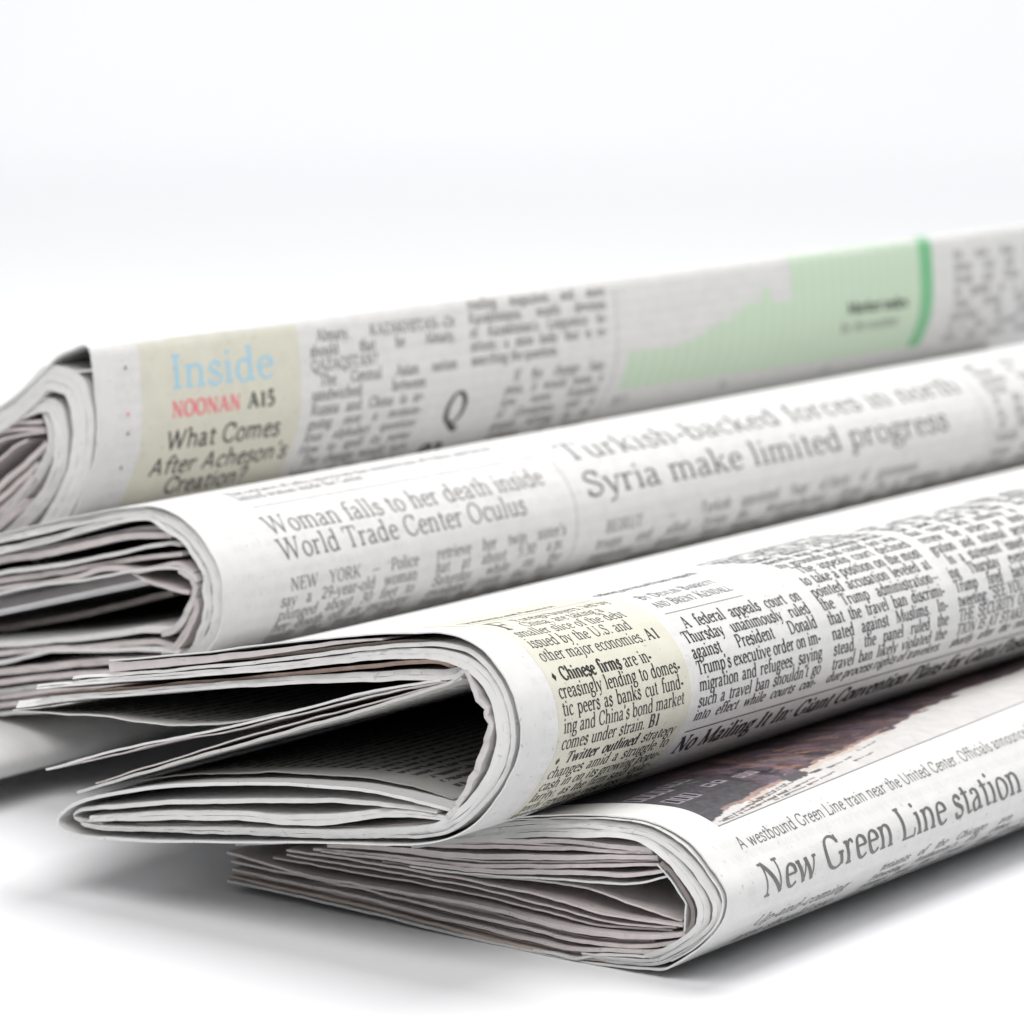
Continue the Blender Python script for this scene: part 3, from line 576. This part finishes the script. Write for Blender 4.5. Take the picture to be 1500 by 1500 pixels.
def glyph_into(pr, ch, u, v, size, sx=1.0, T=.092, t=.046, serif=True, lift=.055):
    adv, strokes, serifs = GLYPHS.get(ch, GLYPHS['o'])
    li = lift
    for pts, mode in strokes:
        P = np.array(pts, float)
        if len(P) < 2: continue
        if len(P) == 2 and mode in ('T', 't', 'p'):
            ns_ = max(1, int(math.ceil(abs(P[1, 1] - P[0, 1]) * size / .45)))
            P = P[0] + (P[1] - P[0]) * np.linspace(0, 1, ns_ + 1)[:, None]
        d = np.diff(P, axis=0); Ln = np.maximum(np.hypot(*d.T), 1e-9); d = d / Ln[:, None]
        tg = np.vstack([d[:1], d[:-1] + d[1:], d[-1:]]); tg /= np.maximum(np.hypot(*tg.T), 1e-9)[:, None]
        if mode.startswith('dot'):
            r = float(mode[3:]) * (T / .092) ** .5; c_ = P.mean(0)
            pl = [(c_[0] + r * math.cos(a_), c_[1] + r * math.sin(a_)) for a_ in np.linspace(0, 2 * math.pi, 9)[:-1]]
            pr.add([(u + x * size * sx, v - y * size) for x, y in pl], [tuple(range(8))], li); li += .0025
            continue
        if mode == 'diamond':
            pl = [(.03, .24), (.21, .46), (.39, .24), (.21, .02)]
            pr.add([(u + x * size * sx, v - y * size) for x, y in pl], [(0, 1, 2, 3)], li); continue
        if mode == 'T': w = np.full(len(P), T)
        elif mode == 'q':
            th = np.arctan2(tg[:, 1], tg[:, 0]); w = t + (T - t) * np.abs(np.cos(th + .75)) ** 1.2
        elif mode == 't': w = np.full(len(P), t)
        else:
            th = np.arctan2(tg[:, 1], tg[:, 0]); w = t + (T - t) * np.abs(np.sin(th - .22 * (1 if serif else 0))) ** 1.3
        if not serif: w = np.full(len(P), T)
        nn = np.stack([-tg[:, 1], tg[:, 0]], -1) * (w / 2)[:, None]
        A = P + nn; B = P - nn
        pl = [(u + x * size * sx, v - y * size) for x, y in A] + [(u + x * size * sx, v - y * size) for x, y in B]
        m_ = len(P)
        pr.add(pl, [(i, i + 1, m_ + i + 1, m_ + i) for i in range(m_ - 1)], li); li += .0025
    if serif:
        for (x, y, hw) in serifs:
            y0, y1 = (y, y + t * 1.15) if y < .3 else (y - t * 1.15, y)
            pl = [(x - hw, y0), (x + hw, y0), (x + hw * .92, y1), (x - hw * .92, y1)]
            pr.add([(u + a * size * sx, v - b * size) for a, b in pl], [(0, 1, 2, 3)], li); li += .0025
    return adv * size * sx

def width(txt, size, track=0.0): return sum((GLYPHS.get(c, GLYPHS['o'])[0] + track) * size for c in txt)

def line(pr, txt, u0, v, size, u1=None, justify=True, bold=(), **kw):
    """one line of type from u0; with u1 the words are spread (and slightly squeezed) to fill u0..u1"""
    words = txt.split(' ')
    track = kw.pop('track', 0.0)
    sx = kw.pop('cond', 1.0)
    ws = [width(w, size, track) * sx for w in words]
    sp = .25 * size
    if u1 is not None:
        nat = sum(ws) + sp * (len(words) - 1)
        if justify == 'fit': sx = (u1 - u0) / nat; sp *= sx
        elif len(words) > 1:
            free = (u1 - u0) - sum(ws)
            if free / (len(words) - 1) < .20 * size:
                sp = .20 * size; sx *= max(.5, (u1 - u0 - sp * (len(words) - 1)) / sum(ws))
            else: sp = free / (len(words) - 1)
    x = u0
    for wi, w in enumerate(words):
        k2 = dict(kw)
        if wi in bold: k2['T'] = kw.get('T', .092) * 1.55; k2['t'] = kw.get('t', .046) * 1.5
        for c in w: x += glyph_into(pr, c, x, v, size, sx, **k2) + track * size * sx
        x += sp

def small_caps(pr, txt, u0, u1, v, size):
    big, sml = size, size * .76
    tot = sum(.30 * size if c == ' ' else width(c.upper(), big if c.isupper() else sml) for c in txt)
    sx = (u1 - u0) / tot; x = u0
    for c in txt:
        x += .30 * size * sx if c == ' ' else glyph_into(pr, c.upper(), x, v, big if c.isupper() else sml, sx)

def column(n, lines_, u0, u1, v0, pitch, size, material='ink', name='text_column', indents=(), ragged=(), bold={}, label=None, **kw):
    pr = Print(n)
    need = [(u1 - u0 - .21 * size * tx.count(' ')) / max(width(tx.replace(' ', ''), size), .1) for tx in lines_ if len(tx) > 12]
    kw.setdefault('cond', max(.78, min([1.0] + need)) if len(need) > 1 else 1.0)
    for i, tx in enumerate(lines_):
        if not tx: continue
        ind = 2.6 if i in indents else 0
        line(pr, tx, u0 + ind, v0 + pitch * i, size, None if i in ragged else u1, bold=bold.get(i, ()), **kw)
    return pr.build(name, M[material], label)

def rule(n, u0, u1, v, w=.16, lift=.055, material='rule', name='rule'):
    pr = Print(n); k = max(1, int((u1 - u0) / 4))
    pts = [(u0 + (u1 - u0) * i / k, v - w / 2) for i in range(k + 1)] + [(u0 + (u1 - u0) * i / k, v + w / 2) for i in range(k + 1)]
    pr.add(pts, [(i, i + 1, k + 2 + i, k + 1 + i) for i in range(k)], lift)
    return pr.build(name, M[material])
def vrule(n, u, v0, v1, w=.16, lift=.055):
    pr = Print(n); k = max(1, int((v1 - v0) / .8))
    pts = [(u - w / 2, v0 + (v1 - v0) * i / k) for i in range(k + 1)] + [(u + w / 2, v0 + (v1 - v0) * i / k) for i in range(k + 1)]
    pr.add(pts, [(i, k + 1 + i, k + 2 + i, i + 1) for i in range(k)], lift)
    return pr.build('column_rule', M['rule'])

# ---- newspaper 3: cream news column, court story in justified columns, big black headline under a rule
PT = 2.95
S3 = 3.55
cr = Print(3); cr.poly_grid(10.2, 49.3, 60, 121, .6, .03); cr.build('tinted_box', M['cream'], 'cream tinted box behind the left text column')
column(3, ['Foreign buyers, led by'], 19.5, 46.5, 76.3, PT, S3, name='text_line')
column(3, ['China, are taking a', ], 18.0, 40.5, 79.3, PT, S3, name='text_line')
column(3, ['smaller slice of the debt', 'issued by the U.S. and', 'other major economies. A1'], 12, 46.5, 82.3, PT, S3, ragged=(0, 1), bold={2: (3,)})
pr = Print(3); line(pr, 'F', 12.3, 79.4, 8.2); pr.build('drop_cap', M['ink'])
column(3, ['* Chinese firms are in-', 'creasingly lending to domes-', 'tic peers as banks cut fund-', 'ing and China\'s bond market', 'comes under strain. B1'], 11.6, 47.3, 92.2, PT, S3 * 1.06, ragged=(0, 4), bold={0: (0, 1, 2), 4: (3,)}, T=.112, t=.046)
column(3, ['* Twitter outlined strategy', 'changes amid a struggle to', 'cash in on its growing popu-', 'larity, as the firm said quar-', 'terly revenue rose less than', 'forecast and costs went up.'], 11.6, 47.3, 107.3, PT, S3 * 1.06, bold={0: (0, 1, 2)}, T=.112, t=.046)
rule(3, 12, 47, 71.5); 
column(3, ['business and finance'], 14, 40, 69.5, PT, S3, name='text_line')
pr = Print(3); line(pr, 'ruling on travel ban appeal', 53, 69.3, 4.4, 84, 'fit', T=.12); pr.build('headline', M['ink'])
pr = Print(3)
small_caps(pr, 'By Devlin Barrett', 53.2, 76.5, 78.3, 3.7); small_caps(pr, 'and Brent Kendall', 52.6, 76.5, 81.9, 3.7)
pr.build('byline', M['ink'])
rule(3, 52.5, 77, 83.7)
column(3, ['A federal appeals court on', 'Thursday unanimously ruled', 'against President Donald', 'Trump\'s executive order on im-', 'migration and refugees, saying', 'such a travel ban shouldn\'t go', 'into effect while courts con-'], 52.0, 92.3, 87.6, PT + .04, S3 * 1.05, indents=(0,), T=.118, t=.054)
CB = ['in the San Francisco court of', 'appeals upheld the lower', 'court that had blocked the', 'order, saying the government', 'hadn\'t shown it was likely', 'merely was on national secur-', 'ity grounds and could not win', 'The appeals court declined', 'to take a position on the most', 'pointed accusation leveled at', 'the Trump administration_', 'that the travel ban discrimi-', 'nated against Muslims. In-', 'stead, the panel ruled the', 'travel ban likely violated the', 'due process rights of travelers.']
column(3, CB, 96.2, 138, 87.9 - 9 * PT, PT, S3 * 1.05, indents=(7,), T=.118, t=.054)
CD = ['lawful permanent residents', 'and others who were abroad', 'when the order was signed.', 'The panel rejected the claim', 'that courts lack authority to', 'review the orders on immi-', 'gration and national security.', 'In a statement issued even-', 'ing Thursday evening, Mr.', 'Trump fired back quickly,', 'tweeting: "SEE YOU IN COURT,', 'THE SECURITY OF OUR NA-', 'TION IS AT STAKE." He spoke', 'shortly after the ruling came']
column(3, CD, 142.0, 184, 91.0 - 8 * PT, PT, S3 * 1.05, indents=(7,), T=.118, t=.054)
column(3, [CB[(i * 3 + 1) % 15] for i in range(15)], 188, 230, 65, PT, S3 * 1.05, T=.118, t=.054)
column(3, [CD[(i * 5 + 2) % 14] for i in range(15)], 234, 276, 65, PT, S3 * 1.05, T=.118, t=.054)
rule(3, 51.5, 280, 108.0, .25, material='ink')
pr = Print(3); line(pr, 'No Mailing It In: Giant Convention Plans for Giant Postal Crowd', 51.5, 113.6, 6.6, 200, 'fit', T=.15, t=.07); pr.build('headline', M['ink'], 'heavy black headline at the foot of the page')

# ---- newspaper 4: street picture, caption, big headline, start of a story
TM = 3.4
na = Noise2(41, 9); nb = Noise2(42, 2.2); nc = Noise2(43, .9); nd = Noise2(44, 15)
u0, u1, v0, v1 = 10.4, 200.0, 50.0, 99.6
nu = int((u1 - u0) / .28); nv_ = int((v1 - v0) / .24)
U, Vg = np.meshgrid(np.linspace(u0, u1, nu + 1), np.linspace(v0, v1, nv_ + 1))
C = np.ones(U.shape + (3,)) * np.array([.075, .052, .062])
C *= (1 + .5 * nb(U * .8, Vg * .35) + .35 * nc(U, Vg * .6) + .4 * na(U * .7, Vg * .4))[..., None]
wall = (na(U * .8 + 9, Vg * .4) > .2)
C[wall] = C[wall] * .6 + np.array([.11, .065, .06]) * .5
near = U < 33 + 2 * nc(Vg, U)                     # grey building front in the near corner
C[near] = np.array([.062, .058, .066]) * (1 + .25 * nc(U, Vg))[near][:, None]
def stroke_(pts, w, col, jit=.35):
    P_ = catmull(pts, 2)
    D_ = np.full(U.shape, 1e9)
    for (ax_, ay_), (bx_, by_) in zip(P_[:-1], P_[1:]):
        dx, dy = bx_ - ax_, by_ - ay_; L2 = max(dx * dx + dy * dy, 1e-9)
        t_ = np.clip(((U - ax_) * dx + (Vg - ay_) * dy) / L2, 0, 1)
        D_ = np.minimum(D_, np.hypot(U - ax_ - t_ * dx, Vg - ay_ - t_ * dy))
    ok_ = D_ < w * (1 + jit * nc(U * 1.5, Vg))
    C[ok_] = np.array(col) * (1 + .22 * nb(U * 2, Vg))[ok_][:, None]
# warm strips: awning, lit shop fronts, a lamp, signs
stroke_([(53, 72), (48, 80), (46.5, 86), (46.5, 91.5), (50, 92.6)], 1.1, (.27, .135, .10), .8)
stroke_([(56, 80), (58, 86), (62, 89)], .5, (.26, .13, .10))
stroke_([(60.5, 81), (63, 82.2)], .8, (.42, .24, .09))
stroke_([(70, 80), (74, 86)], .4, (.30, .20, .20)); stroke_([(84, 76), (90, 82)], .4, (.22, .15, .20)); stroke_([(24, 80), (30, 83)], .35, (.14, .16, .10))
stroke_([(138, 74), (146, 77), (150, 82)], .9, (.40, .22, .14)); stroke_([(170, 76), (190, 80)], .8, (.30, .20, .14))
rr = np.random.RandomState(8)
for q_ in range(620):     # small mottled shapes of a busy street
    x_ = rr.uniform(34, 196); y_ = rr.uniform(60, 95); w_ = rr.uniform(.3, 2.4); h_ = rr.uniform(.3, 2.6)
    c_ = [(.05, .04, .05), (.13, .085, .10), (.18, .12, .12), (.10, .07, .10), (.22, .15, .13), (.035, .03, .04), (.15, .12, .16)][rr.randint(7)]
    ok = (np.abs(U - x_ - (Vg - y_) * .3) < w_) & (np.abs(Vg - y_ - .3 * nc(U, Vg)) < h_)
    C[ok] = C[ok] * .35 + np.array(c_) * .65
for q_ in range(26):
    x_ = 40 + q_ * 8.1; y_ = 78 + 5 * math.sin(q_ * 2.3)
    stroke_([(x_, y_), (x_ + 2.2, y_ + 3.5)], .22, [(.25, .17, .21), (.20, .15, .13), (.16, .12, .17)][q_ % 3])
# pale snow and pavement along the foot of the picture
eu = [10, 12.5, 22.5, 36.5, 46, 55, 62.5, 79.5, 92.5, 101.5, 113, 128, 134, 150, 200, 260]
ev = [98.3, 97.8, 96.7, 95.6, 94.6, 93.4, 93.4, 92.0, 89.6, 88.3, 86.2, 83.6, 84.3, 84.2, 81, 80]
n5 = Noise2(77, .45)
edge = np.interp(U, eu, ev) + .5 * nb(U * .35, Vg * .2) + .3 * nc(U * .8, Vg) + .18 * n5(U, Vg)
C *= (1 + .3 * n5(U, Vg))[..., None]
sn = Vg > edge
C[sn] = np.array([.62, .60, .585]) * (1 + .05 * nc(U, Vg) + .05 * nb(U, Vg))[sn][:, None]
kb = (Vg > edge - .9) & (Vg <= edge) & (nd(U * 1.6, 2 + Vg * 0) > -.1)
C[kb] = (np.array([.34, .23, .20]) * (1 + .3 * nb(U * .9, Vg))[..., None])[kb]
kb = sn & (Vg < edge + 1.3) & (U > 24) & (U < 84) & (nb(U * .4, Vg) > -.1)
C[kb] = np.array([.58, .50, .45])
# car and dark patches at the kerb
for (cx_, cy_, rx_, ry_) in [(43, 95.3, 4.0, 1.3), (49, 96.2, 2.2, .5), (84, 91.2, 3.0, .8), (89, 89.6, 2.4, .6), (103, 88.2, 3, .35), (119, 85.9, 3.2, .8)]:
    ok = ((U - cx_) / rx_) ** 2 + ((Vg - cy_) / ry_) ** 2 < 1 + .5 * nc(U, Vg)
    C[ok] = np.array([.085, .075, .082])
# rows of windows with pale frames
for (wu, wv, wn, ww, wh) in [(12.6, 86.2, 3, 2.3, 4.0), (11.6, 79.0, 4, 2.3, 4.0), (26.5, 85.6, 2, 2.6, 2.4), (35.5, 86.5, 3, 1.7, 2.6), (24, 78, 3, 2.2, 3)]:
    for i in range(wn):
        x0 = wu + i * ww * 1.25
        inn = (U > x0) & (U < x0 + ww) & (Vg > wv) & (Vg < wv + wh)
        fr_ = inn & ~((U > x0 + .55) & (U < x0 + ww - .55) & (Vg > wv + .3) & (Vg < wv + wh - .7))
        C[inn] = np.array([.02, .018, .022])
        C[fr_] = np.array([.30, .27, .30])
# tyre tracks in the snow
for (a0, b0, a1, b1) in [(12, 98.9, 30, 97.2), (12.5, 99.2, 36, 98.0), (16, 98.6, 40, 96.6), (22, 98.9, 46, 97.6), (24, 97.4, 38, 96.3), (30, 99.1, 52, 98.2), (52, 96.6, 62, 96.0), (66, 95.0, 74, 94.2), (60, 97.5, 68, 97.2)]:
    stroke_([(a0, b0), ((a0 + a1) / 2, (b0 + b1) / 2 + .15), (a1, b1)], .13, (.13, .11, .10), .9)
C = np.clip(C, .012, .8)
pr = Print(4)
pr.add(list(zip(U.ravel(), (Vg - .022 * (U - 10)).ravel())), [(j * (nu + 1) + i, j * (nu + 1) + i + 1, (j + 1) * (nu + 1) + i + 1, (j + 1) * (nu + 1) + i) for j in range(nv_) for i in range(nu)], .02)
pr.build('article_photo', M['picture'], 'colour street picture with dark buildings and pale snow', C.reshape(-1, 3))
pr = Print(4); pr.add([(10.3 + (q_ % 64) * 4, 99.65 + (.18 if q_ > 63 else 0) - .022 * (q_ % 64) * 4) for q_ in range(128)], [(i, i + 1, 65 + i, 64 + i) for i in range(63)], .055); pr.build('rule', M['rule'])
pr = Print(4); line(pr, 'A westbound Green Line train near the United Center. Officials announced Friday that a station', 10.5, 105.5, 3.75, 142, 'fit', serif=False, T=.062); pr.build('caption', M['ink_grey_haze'])
pr = Print(4); line(pr, 'New Green Line station', 11.0, 114.8, 9.0, 99.5, 'fit', T=.10, t=.044); line(pr, 'to be built near United Center', 103.5, 114.8, 9.0, 222, 'fit', T=.10, t=.044); pr.build('headline', M['ink_grey_haze'], 'large serif headline New Green Line station')
pr = Print(4); line(pr, 'Up-and-coming', 14.5, 122.8, 5.0, 43.8, 'fit', T=.07); line(pr, 'area should see', 14.5, 128.2, 5.0, 45, 'fit', T=.07); line(pr, 'boost to economy', 14.5, 133.6, 5.0, 46, 'fit', T=.07); pr.build('subheading', M['ink_grey_haze'])
L4 = ['tenants of the Chicago', 'Housing Authority\'s Eli', 'Homes near the Center', 'area, west of downtown,', 'for the new station there']
column(4, L4, 53, 90, 120.9, 3.1, TM, material='ink_grey_haze')
column(4, ['ave. Rosemont and', 'Other supporters said', 'the Green Line riders', 'commute from stations', 'near the United Center'], 95, 132, 121.3, 3.1, TM, material='ink_grey_haze')
column(4, L4[::-1], 137, 174, 121.8, 3.1, TM, material='ink_grey_haze')
column(4, L4[1:] + L4[:1], 179, 216, 122.2, 3.1, TM, material='ink_grey_haze')

# ---- newspaper 2
pr = Print(2); line(pr, 'The retrieve of lofty news from the western line of Police and forces', 19, 97.6, 3.4, 104, 'fit'); line(pr, 'limited woman inside the Center', 19, 100.4, 3.4, 58, 'fit'); pr.build('text_line', M['ink_grey_haze'])
rule(2, 20, 113, 103.2)
pr = Print(2); line(pr, 'Woman falls to her death inside', 18.3, 110.7, 6.6, 108.5, 'fit', T=.075, t=.044); line(pr, 'World Trade Center Oculus', 18.3, 116.3, 6.6, 98.5, 'fit', T=.075, t=.044); pr.build('headline', M['ink_grey_haze'], 'two line serif headline about World Trade Center Oculus')
S2 = 3.8; P2 = 2.98
column(2, ['NEW YORK _ Police', 'say a 29-year-old woman', 'plunged about 30 feet to', 'her death off an escalator', 'inside the World Trade', 'Center transit hub', 'early Saturday morning.'], 17.2, 60.5, 122.5, P2, S2, indents=(0,), material='ink_grey_haze')
column(2, ['retrieve her twin sister\'s', 'hat at about 5:30 a.m.', 'Saturday while on the', 'escalator inside the lofty', 'transit hub just over the', 'main hall of the Center.'], 66.5, 111.5, 123.0 - .8, P2, S2, material='ink_grey_haze')
vrule(2, 115.5, 96, 150)
pr = Print(2); line(pr, 'Turkish-backed forces in north', 120.5, 106.2, 8.6, 290, 'fit', T=.082, t=.044); line(pr, 'Syria make limited progress', 120.5, 115.3, 8.6, 276, 'fit', T=.082, t=.044); pr.build('headline', M['ink_grey_haze'], 'large two line headline on forces in north Syria')
column(2, ['BEIRUT _ Turkish', 'troops and allied Syrian', 'opposition forces have', 'made limited progress', 'in the northern region', 'after days of fighting'], 124, 176.5, 123.8, 3.6, 4.1, indents=(0,), material='ink_grey_haze')
column(2, ['appointed Nasr al-Hariri of', 'the Western-backed Syrian', 'National Coalition as their', 'chief negotiator in talks', 'planned for this month'], 181, 237, 124.0, 3.6, 4.1, material='ink_grey_haze')
column(2, ['government.', 'In a statement it said', 'the forces had taken', 'villages in the north', 'with limited progress'], 242, 293, 124.2, 3.6, 4.1, indents=(1,), ragged=(0,), material='ink_grey_haze')
column(2, ['Turkish government', 'troops were backed by', 'allied Syrian forces in', 'the north of the region'], 298, 350, 121, 3.6, 4.1, material='ink_grey_haze')
vrule(2, 295.0, 100, 150)
column(2, ['said forces limited', 'backed by the allied', 'progress was made in', 'Syrian villages north', 'of the Turkish border', 'in the last few days', 'of fighting near there'], 301, 350, 99, 3.1, 3.8, material='ink_grey_haze')

# ---- newspaper 1
cr = Print(1); cr.poly_grid(13.6, 64.2, 97.4, 136, .7, .03); cr.build('tinted_box', M['cream'], 'cream box behind the Inside heading')
pr = Print(1); line(pr, 'Inside', 22.3, 108.0, 10.6, 55.5, 'fit', T=.085, t=.044); pr.build('headline', M['ink_blue'], 'pale blue word Inside')
pr = Print(1); line(pr, 'NOONAN', 22.4, 113.9, 5.0, 44.2, 'fit', T=.19, t=.08); pr.build('subheading', M['ink_red'], 'red slab capitals NOONAN')
pr = Print(1); line(pr, 'A15', 46.4, 113.9, 5.0, 55.2, 'fit', T=.17, t=.08); pr.build('page_number', M['ink'])
pr = Print(1)
for tx, a, b_, v in (('What Comes', 21.3, 58, 120.8), ('After Acheson\'s', 18.5, 63, 126.8), ('Creation?', 25.5, 52, 132.0)):
    line(pr, tx, a, v, 6.3, b_, 'fit', serif=False, T=.095)
pr.build('subheading', M['ink'], 'black sans serif question in the cream box')
S1 = 3.75
column(1, ['', 'Almaty, KAZAKHSTAN_Or', 'should that be Almaty,', 'QAZAQSTAN?', 'The Central Asian nation'], 67.6, 119.6, 98.2, 3.2, S1, indents=(1, 4), ragged=(3,), material='ink_hazed')
column(1, ['sandwiched between', 'Russia and China is ar-', 'guing over a momen-', 'tous alphabet question:', 'How to spell its name.', 'The change would turn', 'letters of the alphabet'], 67.6, 108, 98.2 + 16.0, 3.2, S1, indents=(5,), material='ink_hazed')
column(1, ['reading magazines and more', 'Kazakhstanis, mostly devotees', 'of Kazakhstan\'s Linguistics In-', 'stitute, a state body that is re-', 'searching the question.'], 124.8, 179, 98.0, 3.2, S1, ragged=(4,), material='ink_hazed')
column(1, ['If the change hap-', 'pens, it would mean a', 'new name, Republic', 'of Qazaqstan, and a', 'people writing in an', 'alphabet of Russia', 'and of the question'], 139, 179, 115.6, 3.2, S1, indents=(0,), material='ink_hazed')
pr = Print(1); line(pr, 'Q', 117.2, 124.6, 12, T=.14, t=.05); pr.build('pull_letter', M['ink'], 'large capital letter Q between the columns')
pr = Print(1); line(pr, 'ez', 113.5, 134.5, 10.5, T=.17, t=.06); pr.build('pull_letter', M['ink'])
vrule(1, 183.2, 97, 140)
# stepped green chart
us = [188.0, 212, 217, 222, 228, 234, 239, 244, 248, 252, 257, 262, 330.0]
ht = [112.4, 111.4, 110.4, 108.6, 107.4, 105.4, 103.6, 103.6, 100.2, 104.2, 104.2, 90.0]
bot = 122.3
pr = Print(1)
for a, b_, t_ in zip(us[:-1], us[1:], ht): pr.poly_grid(a, b_, t_, bot, .8, .02)
cc = []
for x, y in zip(pr.u, pr.v):
    s_ = .97 if (int(x / 2.4) % 2) else 1.03
    cc.append((.60 * s_, .735 * s_, .57 * s_))  # pale green, lightened so the colour carries haze
pr.build('chart_steps', M['picture'], 'pale green stepped chart area', np.array(cc))
pr = Print(1); pr.poly_grid(327.4, 334.4, 86, bot, .8, .035); pr.build('chart_band', M['ink_green'], 'darker green bar closing the chart')
pr = Print(1); line(pr, 'Market index', 289, 109.6, 4.6, 321, 'fit', T=.17, t=.08); pr.build('chart_label', M['ink'])
pr = Print(1); line(pr, 'by the number', 287, 114.4, 4.2, 317, 'fit', T=.10); pr.build('chart_label', M['ink_grey_haze'])
pr = Print(1); line(pr, '2013', 187, 126.5, 3.6); pr.build('chart_label', M['ink_grey_haze'])
pr = Print(1); line(pr, '15', 235, 126.5, 3.6); pr.build('chart_label', M['ink_grey_haze'])
pr = Print(1); line(pr, '17', 285, 126.5, 3.6); pr.build('chart_label', M['ink_grey_haze'])
column(1, ['the state body mostly', 'letters and the change', 'Russia and China would', 'be spelled in a Central', 'Asian nation that is', 'searching the question', 'of a new alphabet and', 'what the change means'], 346, 398, 98, 3.4, 4.0, material='ink_grey_haze')
# registration marks on the rear newspaper's margin
for v_, m_ in ((102.5, 'ink_grey_haze'), (107.5, 'cream'), (112.0, 'ink_red'), (116.0, 'ink_grey_haze'), (123.5, 'ink_grey_haze')):
    pr = Print(1); a_ = [( 9.2 + .45 * math.cos(t), v_ + .45 * math.sin(t)) for t in np.linspace(0, 2 * math.pi, 9)[:-1]]
    pr.add(a_, [tuple(range(8))], .03); pr.build('register_mark', M[m_])
